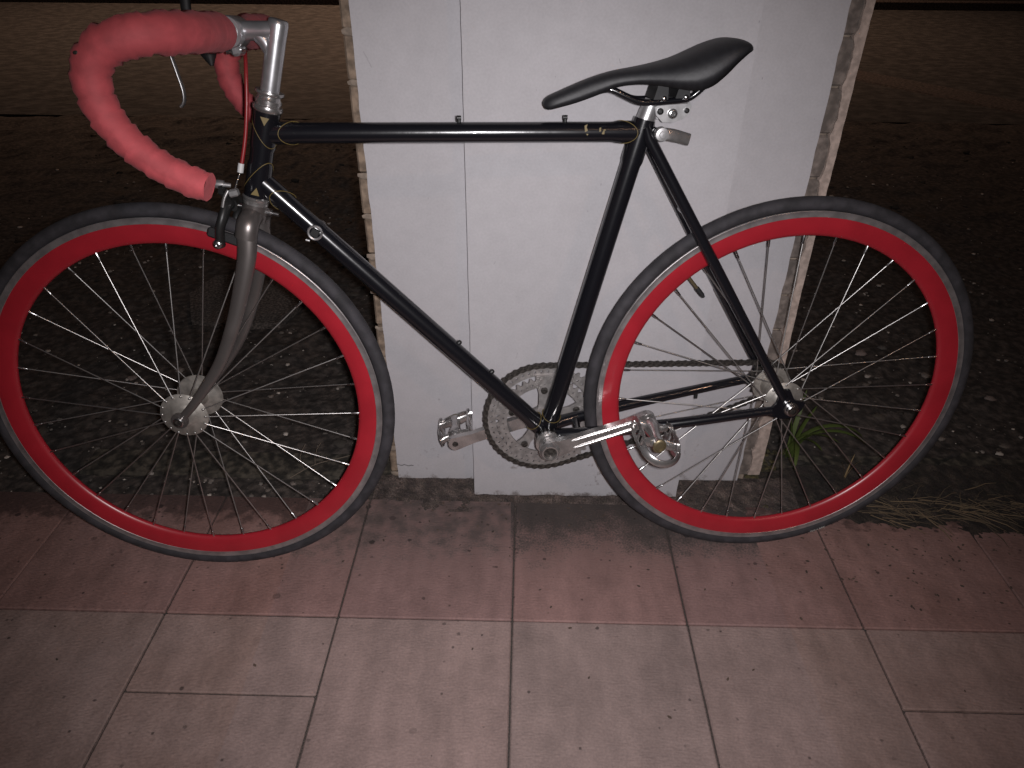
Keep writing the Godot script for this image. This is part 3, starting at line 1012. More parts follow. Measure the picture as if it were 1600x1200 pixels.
func fork(b: Node3D, S: Transform3D) -> void:
	var f := group_node("fork", b, S)
	var up := steer_axis
	var g := G.new()
	var c := AX_LOW - up * 0.030
	# crown: sloping shoulders
	g.tube([c + up * 0.014, c + up * 0.004, c + up * -0.012], [0.0165, 0.0185, 0.0170], 20)
	for s in [-1.0, 1.0]:
		g.tube(smooth_path([c + Vector3(0, -0.002, 0), c + Vector3(-0.001, -0.004, s * 0.016), c + Vector3(-0.003, -0.012, s * 0.029), c + Vector3(-0.0075, -0.030, s * 0.0315)], 0.006), 0.0158, 18, true, 0.85, Vector3(0, 0, 1))
	obj("crown", g.mesh(), M.fork, f)
	for s in [-1.0, 1.0]:
		g = G.new()
		var path := smooth_path([c + Vector3(-0.005, -0.018, s * 0.0315), Vector3(-0.8440, 0.600, s * 0.035), Vector3(-0.8610, 0.545, s * 0.039), Vector3(-0.8810, 0.492, s * 0.043), Vector3(-0.9120, 0.430, s * 0.0465), Vector3(-0.9580, 0.369, s * 0.050), Vector3(-0.9860, 0.339, s * 0.051)], 0.012)
		var rr := []
		for i in path.size():
			var k := float(i) / (path.size() - 1)
			rr.append(lerpf(0.0148, 0.0064, pow(k, 0.9)))
		g.tube(path, rr, 18, true, 0.74, Vector3(0, 0, 1))
		obj("blade", g.mesh(), M.fork, f)
		g = G.new()
		var oct := []
		for k in 16:
			oct.append(Vector2(cos(TAU * k / 16.0), sin(TAU * k / 16.0)) * 0.0135)
		g.plate(oct, 0.005, Transform3D(Basis.IDENTITY, HUB + Vector3(0, 0, s * 0.0520)))
		obj("fork_end", g.mesh(), M.fork, f)
	# headset, lower and upper
	var hs := Transform3D(Basis(Vector3(0, 0, 1).cross(up).normalized() * -1.0, Vector3(0, 0, 1), up), AX_LOW)
	hs = between(AX_LOW, AX_LOW + up)
	g = G.new()
	g.lathe([Vector2(0.0150, -0.018), Vector2(0.0175, -0.0165), Vector2(0.0175, -0.0130), Vector2(0.0160, -0.0118), Vector2(0.0185, -0.0105), Vector2(0.0195, -0.0070), Vector2(0.0180, -0.0045), Vector2(0.0165, -0.0040)], hs, 32, false, 0.7)
	obj("lower_headset", g.mesh(), M.steel, f)
	g = G.new()
	g.lathe([Vector2(0.0165, 0.1130), Vector2(0.0192, 0.1145), Vector2(0.0204, 0.1180), Vector2(0.0195, 0.1215), Vector2(0.0165, 0.1228), Vector2(0.0165, 0.1245), Vector2(0.0178, 0.1255), Vector2(0.0178, 0.1290), Vector2(0.0162, 0.1305), Vector2(0.0150, 0.1345), Vector2(0.0190, 0.1365), Vector2(0.0197, 0.1385), Vector2(0.0190, 0.1408), Vector2(0.0120, 0.1412)], hs, 32, false, 0.7)
	obj("upper_headset", g.mesh(), M.steel, f)

func cockpit(b: Node3D) -> void:
	var S := steer(-4.4)
	var up := steer_axis
	var st := group_node("stem", b, steer(-3.4))
	var top := AX_LOW + up * 0.230
	var g := G.new()
	var q0 := between(AX_LOW, AX_LOW + up)
	g.lathe([Vector2(0.0126, 0.138), Vector2(0.0128, 0.205), Vector2(0.0133, 0.224), Vector2(0.0126, 0.2290), Vector2(0.0105, 0.2305), Vector2(0.0, 0.2306)], q0, 32, false, 0.6)
	obj("quill", g.mesh(), M.stem, st)
	var CL := Vector3(-0.8255, 0.8905, 0)
	g = G.new()
	var e0 := AX_LOW + up * 0.2165
	g.tube(smooth_path([e0, e0.lerp(CL, 0.35) + Vector3(0, 0.0005, 0), e0.lerp(CL, 0.7) + Vector3(0, 0.001, 0), CL], 0.008), 0.0118, 20, true, 1.0)
	# fillet under the extension
	g.tube(smooth_path([AX_LOW + up * 0.186 + Vector3(-0.004, 0, 0), AX_LOW + up * 0.203 + Vector3(-0.013, -0.002, 0), e0.lerp(CL, 0.45) + Vector3(0, -0.002, 0)], 0.005), [0.006, 0.0085, 0.0095, 0.010, 0.010, 0.010, 0.010, 0.010, 0.010, 0.010, 0.010, 0.010], 14)
	obj("extension", g.mesh(), M.stem, st)
	g = G.new()
	g.lathe([Vector2(0.0135, -0.0205), Vector2(0.0185, -0.0205), Vector2(0.0195, -0.0190), Vector2(0.0195, 0.0190), Vector2(0.0185, 0.0205), Vector2(0.0135, 0.0205)], Transform3D(Basis.IDENTITY, CL), 36, false, 0.8)
	g.box(Vector3(0.012, 0.014, 0.026), Transform3D(Basis(Vector3(0, 0, 1), 0.15), CL + Vector3(0.004, -0.0215, 0)), 0.003)
	obj("bar_clamp", g.mesh(), M.stem, st)
	g = G.new()
	g.tube([CL + Vector3(-0.010, -0.0235, 0.004), CL + Vector3(0.0165, -0.0195, 0.004)], 0.0030, 10)
	obj("clamp_bolt", g.mesh(), M.bolt, st)

	var hb := group_node("handlebar", b, S)
	g = G.new()
	g.tube([CL + Vector3(0, 0, -0.075), CL + Vector3(0, 0, -0.045), CL + Vector3(0, 0, 0.045), CL + Vector3(0, 0, 0.075)], [0.0120, 0.0142, 0.0142, 0.0120], 24)
	obj("bar", g.mesh(), M.chain, hb)
	var nz := noise(0.9, 3, 71)
	for s in [1.0, -1.0]:
		var path := smooth_path([CL + Vector3(0, 0, s * 0.034), CL + Vector3(0, 0, s * 0.08), CL + Vector3(-0.002, 0, s * 0.125), CL + Vector3(-0.012, 0, s * 0.160), Vector3(-0.856, 0.8890, s * 0.184), Vector3(-0.878, 0.8840, s * 0.192), Vector3(-0.899, 0.8745, s * 0.194), Vector3(-0.9135, 0.8560, s * 0.195), Vector3(-0.9160, 0.8340, s * 0.195), Vector3(-0.9110, 0.8110, s * 0.195), Vector3(-0.8980, 0.7880, s * 0.195), Vector3(-0.8800, 0.7690, s * 0.195), Vector3(-0.8570, 0.7515, s * 0.195), Vector3(-0.8290, 0.7370, s * 0.195), Vector3(-0.8080, 0.7300, s * 0.195)], 0.003)
		if s < 0.0: path = path.slice(0, path.size() - 22)
		var rr := []
		var m := path.size()
		for i in m:
			var k := float(i) / (m - 1)
			var base := lerpf(0.0222, 0.0176, smoothstep(0.25, 1.0, k))
			var l := i * 0.003
			# each turn of the tape laps over the one before
			var lap := fposmod(l / 0.0215 + nz.get_noise_1d(l * 60.0) * 0.25, 1.0)
			base += 0.0026 * (0.5 - lap) + nz.get_noise_1d(l * 220.0 + s * 40.0) * 0.0011
			if i < 6: base *= 0.62 + 0.38 * sqrt(1.0 - pow(1.0 - i / 6.0, 2.0))
			if k > 0.985: base *= 0.99
			rr.append(base)
		g = G.new()
		g.tube(path, rr, 24)
		# uneven hand-wrapped surface
		for i in g.v.size():
			var d := nz.get_noise_3d(g.v[i].x * 70.0, g.v[i].y * 70.0, g.v[i].z * 70.0)
			g.v[i] += g.n[i] * d * 0.0017
		var tp := obj("bar_tape", g.mesh(), M.tape, hb)
		tp.set_meta("label", "faded red padded bar tape")
		if s > 0.0:
			# bar showing where the turns of tape part in the bend
			g = G.new()
			g.lathe([Vector2(0.0, 0.0016), Vector2(0.0026, 0.0012), Vector2(0.0040, 0.0)], Transform3D(Basis(Vector3(1, 0, 0), Vector3(0, 1, 0) * 0.6, Vector3(0, 0, 1)), Vector3(-0.9145, 0.8720, 0.2135)), 10, false, 0.2)
			obj("bare_bar", g.mesh(), M.chain, hb)
	# lever and hood on the far drop
	var lv := group_node("brake_lever", b, S)
	g = G.new()
	g.tube(smooth_path([Vector3(-0.905, 0.845, -0.196), Vector3(-0.926, 0.866, -0.195), Vector3(-0.950, 0.888, -0.194), Vector3(-0.963, 0.912, -0.193), Vector3(-0.962, 0.936, -0.192)], 0.006), [0.010, 0.0145, 0.016, 0.0165, 0.0165, 0.016, 0.0155, 0.015, 0.0145, 0.014, 0.0135, 0.013, 0.0125, 0.012, 0.011, 0.010, 0.009, 0.008, 0.008, 0.008, 0.008, 0.008], 18, true, 0.8, Vector3(0, 0, 1))
	g.tube([Vector3(-0.938, 0.872, -0.180), Vector3(-0.934, 0.858, -0.178), Vector3(-0.932, 0.842, -0.176)], [0.016, 0.0125, 0.003], 14)
	obj("hood", g.mesh(), M.rubber, lv)
	g = G.new()
	g.tube(smooth_path([Vector3(-0.975, 0.910, -0.193), Vector3(-0.996, 0.886, -0.193), Vector3(-1.001, 0.862, -0.193), Vector3(-0.997, 0.835, -0.193), Vector3(-0.992, 0.805, -0.193), Vector3(-0.994, 0.788, -0.193), Vector3(-1.001, 0.780, -0.193)], 0.006), 0.0052, 10, true, 0.5, Vector3(1, 0, 0))
	obj("blade", g.mesh(), M.alloy, lv)

func front_brake(b: Node3D, S: Transform3D) -> void:
	var br := group_node("front_brake", b, S)
	var c := Vector3(-0.8435, 0.662, 0)
	var g := G.new()
	g.tube([Vector3(-0.858, 0.666, 0), Vector3(-0.800, 0.6515, 0)], 0.0032, 10)
	obj("pivot_bolt", g.mesh(), M.bolt, br)
	g = G.new()
	var nt := between(Vector3(-0.8180, 0.6560, 0), Vector3(-0.8080, 0.6534, 0))
	g.lathe([Vector2(0.0, 0.0), Vector2(0.0078, 0.0), Vector2(0.0078, 0.002), Vector2(0.0062, 0.0025), Vector2(0.0062, 0.0085), Vector2(0.0034, 0.0090)], nt, 6, false, 0.9)
	obj("pivot_nut", g.mesh(), M.bolt, br)
	for s in [1.0, -1.0]:
		g = G.new()
		var path := smooth_path([Vector3(-0.860, 0.668, -s * 0.012), Vector3(-0.862, 0.672, s * 0.010), Vector3(-0.864, 0.668, s * 0.026), Vector3(-0.868, 0.655, s * 0.036), Vector3(-0.8745, 0.640, s * 0.037), Vector3(-0.8790, 0.622, s * 0.0325), Vector3(-0.8800, 0.614, s * 0.031)], 0.004)
		var rr := []
		for i in path.size():
			rr.append(lerpf(0.0095, 0.0090, float(i) / path.size()))
		g.tube(path, rr, 12, true, 0.7, Vector3(1, 0, 0))
		obj("arm", g.mesh(), M.dark, br)
		# shoe along the rim and its bolt
		var rad := Vector3(-0.880, 0.6205, 0) - HUB
		var tang := Vector3(-rad.y, rad.x, 0).normalized()
		g = G.new()
		var bt := Transform3D(Basis(tang, rad.normalized(), tang.cross(rad.normalized())), HUB + rad.normalized() * 0.3095 + Vector3(0, 0, s * 0.0165))
		g.box(Vector3(0.048, 0.0145, 0.0110), bt, 0.003)
		obj("brake_shoe", g.mesh(), M.rubber, br)
		g = G.new()
		g.lathe([Vector2(0.0068, 0.0), Vector2(0.0068, 0.0028), Vector2(0.0052, 0.0052), Vector2(0.0026, 0.0058), Vector2(0.0024, 0.0040), Vector2(0.0, 0.0040)], Transform3D(Basis.IDENTITY if s > 0.0 else Basis(Vector3.UP, PI), Vector3(-0.8805, 0.6190, s * 0.0385)), 16, false, 0.7)
		obj("shoe_bolt", g.mesh(), M.bolt, br)
	# upper arms, cable clamp and release cam on the near side
	g = G.new()
	g.tube([Vector3(-0.861, 0.668, 0.010), Vector3(-0.8630, 0.688, 0.030), Vector3(-0.8640, 0.694, 0.038)], [0.0065, 0.0055, 0.005], 12, true, 0.7, Vector3(1, 0, 0))
	g.tube([Vector3(-0.861, 0.668, -0.006), Vector3(-0.8645, 0.690, 0.020), Vector3(-0.866, 0.700, 0.030)], [0.0065, 0.0055, 0.005], 12, true, 0.7, Vector3(1, 0, 0))
	obj("cable_arm", g.mesh(), M.dark, br)
	g = G.new()
	g.box(Vector3(0.013, 0.010, 0.012), Transform3D(Basis(Vector3(0, 0, 1), 0.2), Vector3(-0.8470, 0.6905, 0.034)), 0.002)
	obj("cable_anchor", g.mesh(), M.alloy, br)
	g = G.new()
	g.tube(smooth_path([Vector3(-0.8540, 0.694, 0.036), Vector3(-0.8600, 0.684, 0.039), Vector3(-0.8640, 0.672, 0.041)], 0.004), 0.0024, 10, true, 0.6, Vector3(0, 0, 1))
	obj("release_cam", g.mesh(), M.steel, br)
	g = G.new()
	var ba := between(Vector3(-0.858, 0.699, 0.024), Vector3(-0.882, 0.702, 0.026))
	g.lathe([Vector2(0.003, -0.004), Vector2(0.0032, 0.004), Vector2(0.0058, 0.0045), Vector2(0.0062, 0.010), Vector2(0.0058, 0.0155), Vector2(0.0040, 0.017), Vector2(0.0040, 0.024), Vector2(0.0, 0.0245)], ba, 14, false, 0.8)
	obj("barrel_adjuster", g.mesh(), M.alloy, br)
	# cable in its red housing
	var cb := group_node("brake_cable", b, S)
	g = G.new()
	g.tube(smooth_path([Vector3(-0.828, 0.868, -0.045), Vector3(-0.818, 0.862, -0.016), Vector3(-0.8155, 0.840, 0.0), Vector3(-0.8190, 0.800, 0.008), Vector3(-0.8265, 0.760, 0.012), Vector3(-0.8370, 0.722, 0.0165)], 0.006), 0.0027, 10)
	obj("housing", g.mesh(), M.housing, cb)
	g = G.new()
	g.tube([Vector3(-0.8363, 0.7270, 0.0160), Vector3(-0.8393, 0.7150, 0.0175)], 0.0042, 12)
	obj("ferrule", g.mesh(), M.white_plastic, cb)
	g = G.new()
	g.tube([Vector3(-0.8393, 0.7150, 0.0175), Vector3(-0.8440, 0.703, 0.024), Vector3(-0.8475, 0.690, 0.034)], 0.0012, 6)
	obj("inner_wire", g.mesh(), M.bolt, cb)

func seat(b: Node3D) -> void:
	var sp := group_node("seatpost", b)
	var g := G.new()
	var lo := Vector3(-0.2725, 0.772, 0)
	var hi := Vector3(-0.2615, 0.806, 0)
	g.tube([lo, lo.lerp(hi, 0.55), hi], [0.0134, 0.0132, 0.0110], 24)
	obj("post", g.mesh(), M.alloy, sp)
	# cradle under the rails
	g = G.new()
	for s in [-1.0, 1.0]:
		g.plate([Vector2(-0.020, 0.004), Vector2(-0.018, -0.006), Vector2(-0.008, -0.016), Vector2(0.006, -0.0165), Vector2(0.022, -0.011), Vector2(0.030, -0.004), Vector2(0.031, 0.006), Vector2(0.028, 0.0105), Vector2(-0.014, 0.0075)], 0.004, Transform3D(Basis.IDENTITY, Vector3(-0.2420, 0.7945, s * 0.016)))
	g.box(Vector3(0.046, 0.006, 0.040), Transform3D(Basis(Vector3(0, 0, 1), 0.07), Vector3(-0.2385, 0.8045, 0)), 0.002)
	obj("cradle", g.mesh(), M.alloy, sp)
	for q in [[-0.2370, 0.7900, 0.0068], [-0.2175, 0.7940, 0.0036], [-0.2545, 0.7930, 0.0045]]:
		g = G.new()
		var r: float = q[2]
		g.lathe([Vector2(r, 0.0175), Vector2(r, 0.0205), Vector2(r * 0.75, 0.0228), Vector2(r * 0.55, 0.0232), Vector2(r * 0.45, 0.0212), Vector2(0.0, 0.0212)], Transform3D(Basis.IDENTITY, Vector3(q[0], q[1], 0)), 18, false, 0.8)
		obj("cradle_bolt", g.mesh(), M.bolt if r > 0.0036 and q[0] > -0.25 else M.dark, sp)

	var sd := group_node("saddle", b)
	# x, top, lower edge, half width
	var sec := [[-0.4160, 0.8035, 0.8000, 0.006], [-0.4135, 0.8080, 0.7965, 0.011], [-0.4070, 0.8125, 0.7955, 0.0155], [-0.395, 0.8175, 0.7985, 0.0185], [-0.371, 0.8275, 0.8050, 0.0205], [-0.345, 0.8370, 0.8140, 0.0215], [-0.318, 0.8440, 0.8245, 0.0245], [-0.290, 0.8485, 0.8285, 0.031], [-0.262, 0.8540, 0.8275, 0.0415], [-0.238, 0.8605, 0.8245, 0.0510], [-0.216, 0.8695, 0.8230, 0.0570], [-0.198, 0.8770, 0.8290, 0.0600], [-0.182, 0.8820, 0.8420, 0.0605], [-0.168, 0.8845, 0.8560, 0.0585], [-0.155, 0.8835, 0.8660, 0.053], [-0.146, 0.8800, 0.8700, 0.044], [-0.1415, 0.8745, 0.8705, 0.034]]
	g = G.new()
	var K := 22
	var sm := []
	for i in sec.size() - 1:
		for q in 3:
			var t := q / 3.0
			var row := []
			for k in 4:
				row.append(cubic_interpolate(sec[i][k], sec[i + 1][k], sec[maxi(i - 1, 0)][k], sec[mini(i + 2, sec.size() - 1)][k], t))
			sm.append(row)
	sm.append(sec[sec.size() - 1])
	var pts := []
	for r in sm:
		var ring := []
		for k in K + 1:
			var a := PI * k / K
			var zc: float = signf(cos(a)) * pow(absf(cos(a)), 0.72)
			var yc: float = pow(absf(sin(a)), 0.55)
			ring.append(Vector3(r[0], r[2] + (r[1] - r[2]) * yc, zc * r[3]))
		# underside
		for k in range(1, 7):
			var u := lerpf(-0.86, 0.86, (k - 1) / 5.0)
			ring.append(Vector3(r[0], r[2] + (r[1] - r[2]) * 0.30, u * r[3]))
		pts.append(ring)
	var L: int = pts[0].size()
	for i in pts.size():
		for k in L:
			var du: Vector3 = pts[mini(i + 1, pts.size() - 1)][k] - pts[maxi(i - 1, 0)][k]
			var dv: Vector3 = pts[i][(k + 1) % L] - pts[i][(k - 1 + L) % L]
			var nn := dv.cross(du).normalized()
			g.vert(pts[i][k], nn)
	# orient normals outwards
	for i in pts.size():
		var mid := Vector3(sm[i][0], (sm[i][1] + sm[i][2]) * 0.5, 0)
		for k in L:
			if g.n[i * L + k].dot(g.v[i * L + k] - mid) < 0.0: g.n[i * L + k] = -g.n[i * L + k]
	for i in pts.size() - 1:
		for k in L:
			g.quad(i * L + k, i * L + (k + 1) % L, (i + 1) * L + (k + 1) % L, (i + 1) * L + k)
	for e in [0, pts.size() - 1]:
		g.face(pts[e], Vector3(-1 if e == 0 else 1, 0, 0))
	obj("cover", g.mesh(), M.saddle, sd)
	for s in [-1.0, 1.0]:
		g = G.new()
		g.tube(smooth_path([Vector3(-0.385, 0.8085, s * 0.008), Vector3(-0.350, 0.8165, s * 0.013), Vector3(-0.327, 0.8215, s * 0.018), Vector3(-0.305, 0.8130, s * 0.021), Vector3(-0.285, 0.8055, s * 0.022), Vector3(-0.260, 0.8055, s * 0.022), Vector3(-0.225, 0.8085, s * 0.022), Vector3(-0.212, 0.8135, s * 0.023), Vector3(-0.196, 0.8290, s * 0.027), Vector3(-0.180, 0.8420, s * 0.030)], 0.006), 0.0044, 12)
		obj("rail", g.mesh(), M.black, sd)
	# clamp blocks above the rails
	for q in [[-0.2560, 0.8190], [-0.2260, 0.8205]]:
		g = G.new()
		g.plate([Vector2(-0.011, -0.010), Vector2(0.009, -0.010), Vector2(0.008, 0.014), Vector2(-0.006, 0.014), Vector2(-0.007, 0.004)], 0.052, Transform3D(Basis.IDENTITY, Vector3(q[0], q[1], 0)))
		obj("rail_clamp", g.mesh(), M.rubber, sd)
		g = G.new()
		g.lathe([Vector2(0.0036, 0.0255), Vector2(0.0036, 0.0285), Vector2(0.0024, 0.0300), Vector2(0.0, 0.0302)], Transform3D(Basis.IDENTITY, Vector3(q[0] + 0.003, q[1] - 0.0085, 0)), 14, false, 0.6)
		obj("clamp_bolt", g.mesh(), M.bolt, sd)

func tangent(c0: Vector2, r0: float, c1: Vector2, r1: float, side: float) -> Array:
	var d := c1 - c0
	var l := d.length()
	var u := d / l
	var p := Vector2(-u.y, u.x) * side
	var s := (r0 - r1) / l
	var k := sqrt(1.0 - s * s)
	var nn := u * s + p * k
	return [c0 + nn * r0, c1 + nn * r1, nn]

func drivetrain(b: Node3D, rw: Node3D) -> void:
	var cs := group_node("crankset", b)
	var ca := Vector3(0.160, 0.0545, 0).normalized()
	# drilled chainrings
	var I := Transform3D.IDENTITY
	var g := G.new()
	g.drilled_ring(0.0865, 0.1020, 52, 0.0022, 0.003, Transform3D(Basis.IDENTITY, BB + Vector3(0, 0, -0.047)))
	for k in 52:
		var a := TAU * k / 52.0
		var d := Vector2(cos(a), sin(a))
		var p := Vector2(-d.y, d.x)
		g.plate([d * 0.1018 - p * 0.0042, d * 0.1018 + p * 0.0042, d * 0.1075 + p * 0.0014, d * 0.1075 - p * 0.0014], 0.0022, Transform3D(Basis.IDENTITY, BB + Vector3(0, 0, -0.047)))
	obj("chainring", g.mesh(), M.ring, cs)
	g = G.new()
	g.drilled_ring(0.0665, 0.0805, 42, 0.0017, 0.003, Transform3D(Basis.IDENTITY, BB + Vector3(0, 0, -0.0395)))
	for k in 42:
		var a := TAU * (k + 0.5) / 42.0
		var d := Vector2(cos(a), sin(a))
		var p := Vector2(-d.y, d.x)
		g.plate([d * 0.0803 - p * 0.0046, d * 0.0803 + p * 0.0046, d * 0.0835 + p * 0.0026, d * 0.0868 + p * 0.0012, d * 0.0868 - p * 0.0012, d * 0.0835 - p * 0.0026], 0.0022, Transform3D(Basis.IDENTITY, BB + Vector3(0, 0, -0.0395)))
	obj("chainring", g.mesh(), M.ring, cs)
	g = G.new()
	for k in 5:
		var a := deg_to_rad(91.0 + 72.0 * k)
		g.plate([Vector2(0.012, -0.014), Vector2(0.030, -0.0095), Vector2(0.052, -0.0088), Vector2(0.066, -0.0120), Vector2(0.088, -0.0150), Vector2(0.088, 0.0150), Vector2(0.066, 0.0120), Vector2(0.052, 0.0088), Vector2(0.030, 0.0095), Vector2(0.012, 0.014)], 0.0045, Transform3D(Basis(Vector3(0, 0, 1), a), BB + Vector3(0, 0, -0.0435)))
	g.lathe([Vector2(0.0, -0.036), Vector2(0.022, -0.036), Vector2(0.024, -0.040), Vector2(0.024, -0.050), Vector2(0.0, -0.050)], Transform3D(Basis.IDENTITY, BB), 28, false, 0.8)
	obj("spider", g.mesh(), M.ring, cs)
	for k in 5:
		var a := deg_to_rad(91.0 + 72.0 * k)
		g = G.new()
		g.lathe([Vector2(0.0062, -0.0385), Vector2(0.0060, -0.0355), Vector2(0.0036, -0.0350), Vector2(0.0034, -0.0370), Vector2(0.0, -0.0370)], Transform3D(Basis.IDENTITY, BB + Vector3(cos(a), sin(a), 0) * 0.0605), 12, false, 0.8)
		obj("chainring_bolt", g.mesh(), M.chain, cs)
	# bottom bracket cup
	g = G.new()
	g.lathe([Vector2(0.0175, 0.0335), Vector2(0.0215, 0.0345), Vector2(0.0215, 0.0400), Vector2(0.0165, 0.0412), Vector2(0.0150, 0.0460), Vector2(0.0080, 0.0465)], Transform3D(Basis.IDENTITY, BB), 28, false, 0.8)
	obj("bearing_cup", g.mesh(), M.steel, cs)
	for s in [1.0, -1.0]:
		var dir: Vector3 = ca * s
		var z0: float = 0.0580 * s
		var arm := group_node("crank_arm", cs)
		# arm body: fluted bar tapering to the eye
		g = G.new()
		var per := Vector3(-dir.y, dir.x, 0)
		var poly := []
		var outl := []
		for k in 13:
			var a := PI / 2 + PI * k / 12.0
			outl.append(Vector2(cos(a) * 0.0178, sin(a) * 0.0178))
		outl.append(Vector2(0.022, -0.0142)); outl.append(Vector2(0.050, -0.0112)); outl.append(Vector2(0.135, -0.0098)); outl.append(Vector2(0.155, -0.0118))
		for k in 11:
			var a := -PI / 2 + 0.2 + (PI - 0.4) * k / 10.0
			outl.append(Vector2(0.169 + cos(a) * 0.0136, sin(a) * 0.0136))
		outl.append(Vector2(0.155, 0.0118)); outl.append(Vector2(0.135, 0.0098)); outl.append(Vector2(0.050, 0.0112)); outl.append(Vector2(0.022, 0.0142))
		var bt := Transform3D(Basis(dir, per, Vector3(0, 0, 1)), BB + Vector3(0, 0, z0))
		g.plate(outl, 0.0125, bt)
		# raised ribs either side of the flute
		var zf: float = 0.0062 * s
		for q in [-1.0, 1.0]:
			g.tube([bt * Vector3(0.040, q * 0.0072, zf), bt * Vector3(0.052, q * 0.0072, zf + 0.0006 * s), bt * Vector3(0.138, q * 0.0062, zf + 0.0006 * s), bt * Vector3(0.150, q * 0.0062, zf)], [0.001, 0.0026, 0.0024, 0.001], 10)
		g.lathe([Vector2(0.0165, -0.012 if s > 0.0 else 0.012), Vector2(0.0182, 0.004 * s), Vector2(0.0172, 0.0072 * s), Vector2(0.0135, 0.0130 * s), Vector2(0.0112, 0.0128 * s), Vector2(0.0106, 0.0062 * s)], bt, 30, false, 0.6)
		obj("arm", g.mesh(), M.steel, arm)
		g = G.new()
		g.lathe([Vector2(0.0108, 0.0068 * s), Vector2(0.0, 0.0067 * s)], bt, 20, false, 0.9)
		obj("crank_bolt", g.mesh(), M.chain, arm)
		var eye: Vector3 = bt * Vector3(0.170, 0, 0)
		g = G.new()
		g.lathe([Vector2(0.0055, -0.0066 * s), Vector2(0.0, -0.0067 * s)], Transform3D(Basis.IDENTITY, eye), 18, false, 0.9)
		obj("spindle_end", g.mesh(), M.chain, arm)
		pedal(b, eye, s)
	# sprocket, at the far side of the rear hub
	var C0 := Vector2(0, 0.335)
	var zc := -0.0455
	g = G.new()
	g.drilled_ring(0.0170, 0.0300, 16, 0.0012, 0.003, Transform3D(Basis.IDENTITY, Vector3(0, 0, zc)))
	for k in 16:
		var a := TAU * k / 16.0
		var d := Vector2(cos(a), sin(a))
		var p := Vector2(-d.y, d.x)
		g.plate([d * 0.0298 - p * 0.0045, d * 0.0298 + p * 0.0045, d * 0.0355 + p * 0.0012, d * 0.0355 - p * 0.0012], 0.0024, Transform3D(Basis.IDENTITY, Vector3(0, 0, zc)))
	obj("sprocket", g.mesh(), M.chain, rw)
	# chain
	var ch := group_node("chain", b)
	var C1 := Vector2(BB.x, BB.y)
	var r0 := 0.0326
	var r1 := 0.1050
	var zb := -0.0468
	var ta := tangent(C1, r1, C0, r0, 1.0)
	var tb := tangent(C1, r1, C0, r0, -1.0)
	var pl := []
	# top run rear to front, round the ring, bottom run back, round the sprocket
	pl.append(ta[1]); 
	var a0: float = (ta[0] - C1).angle()
	var a1: float = (tb[0] - C1).angle()
	while a1 < a0: a1 += TAU
	for k in 61:
		var a := lerpf(a0, a1, k / 60.0)
		pl.append(C1 + Vector2(cos(a), sin(a)) * r1)
	var lo0: Vector2 = tb[0]
	var lo1: Vector2 = tb[1]
	for k in range(1, 12):
		var t := k / 12.0
		pl.append(lo0.lerp(lo1, t) + Vector2(0, -0.006 * 4.0 * t * (1.0 - t)))
	var b0: float = (tb[1] - C0).angle()
	var b1: float = (ta[1] - C0).angle()
	while b1 < b0: b1 += TAU
	for k in 25:
		var a := lerpf(b0, b1, k / 24.0)
		pl.append(C0 + Vector2(cos(a), sin(a)) * r0)
	var cum := [0.0]
	for i in range(1, pl.size()):
		cum.append(cum[i - 1] + pl[i].distance_to(pl[i - 1]))
	var total: float = cum[cum.size() - 1]
	var nl := int(round(total / 0.0127))
	if nl % 2 == 1: nl += 1
	var links := []
	for kind in 2:
		var w := 0.0031 if kind == 0 else 0.0019
		var gl := G.new()
		var oct := []
		for k in 9:
			var a := PI / 2 + PI * k / 8.0
			oct.append(Vector2(-0.00635 + cos(a) * 0.0048, sin(a) * 0.0048))
		oct.append(Vector2(0, -0.0034))
		for k in 9:
			var a := -PI / 2 + PI * k / 8.0
			oct.append(Vector2(0.00635 + cos(a) * 0.0048, sin(a) * 0.0048))
		oct.append(Vector2(0, 0.0034))
		for s in [-1.0, 1.0]:
			gl.plate(oct, 0.0012, Transform3D(Basis.IDENTITY, Vector3(0, 0, s * w)))
			if kind == 0:
				gl.tube([Vector3(s * 0.00635, 0, -0.0041), Vector3(s * 0.00635, 0, 0.0041)], 0.0018, 8)
			else:
				gl.tube([Vector3(s * 0.00635, 0, -0.0016), Vector3(s * 0.00635, 0, 0.0016)], 0.0037, 8, false)
		links.append(gl.mesh())
	var seg := 1
	var joints := []
	for k in nl + 1:
		var l := total * k / nl
		while seg < pl.size() - 1 and cum[seg] < l: seg += 1
		var t: float = (l - cum[seg - 1]) / maxf(cum[seg] - cum[seg - 1], 1e-6)
		joints.append(pl[seg - 1].lerp(pl[seg], t))
	for k in nl:
		var p: Vector2 = joints[k]
		var q: Vector2 = joints[k + 1]
		var d := (q - p)
		obj("link", links[k % 2], M.chain, ch, Transform3D(Basis(Vector3(0, 0, 1), d.angle()), Vector3((p.x + q.x) / 2, (p.y + q.y) / 2, zb)))

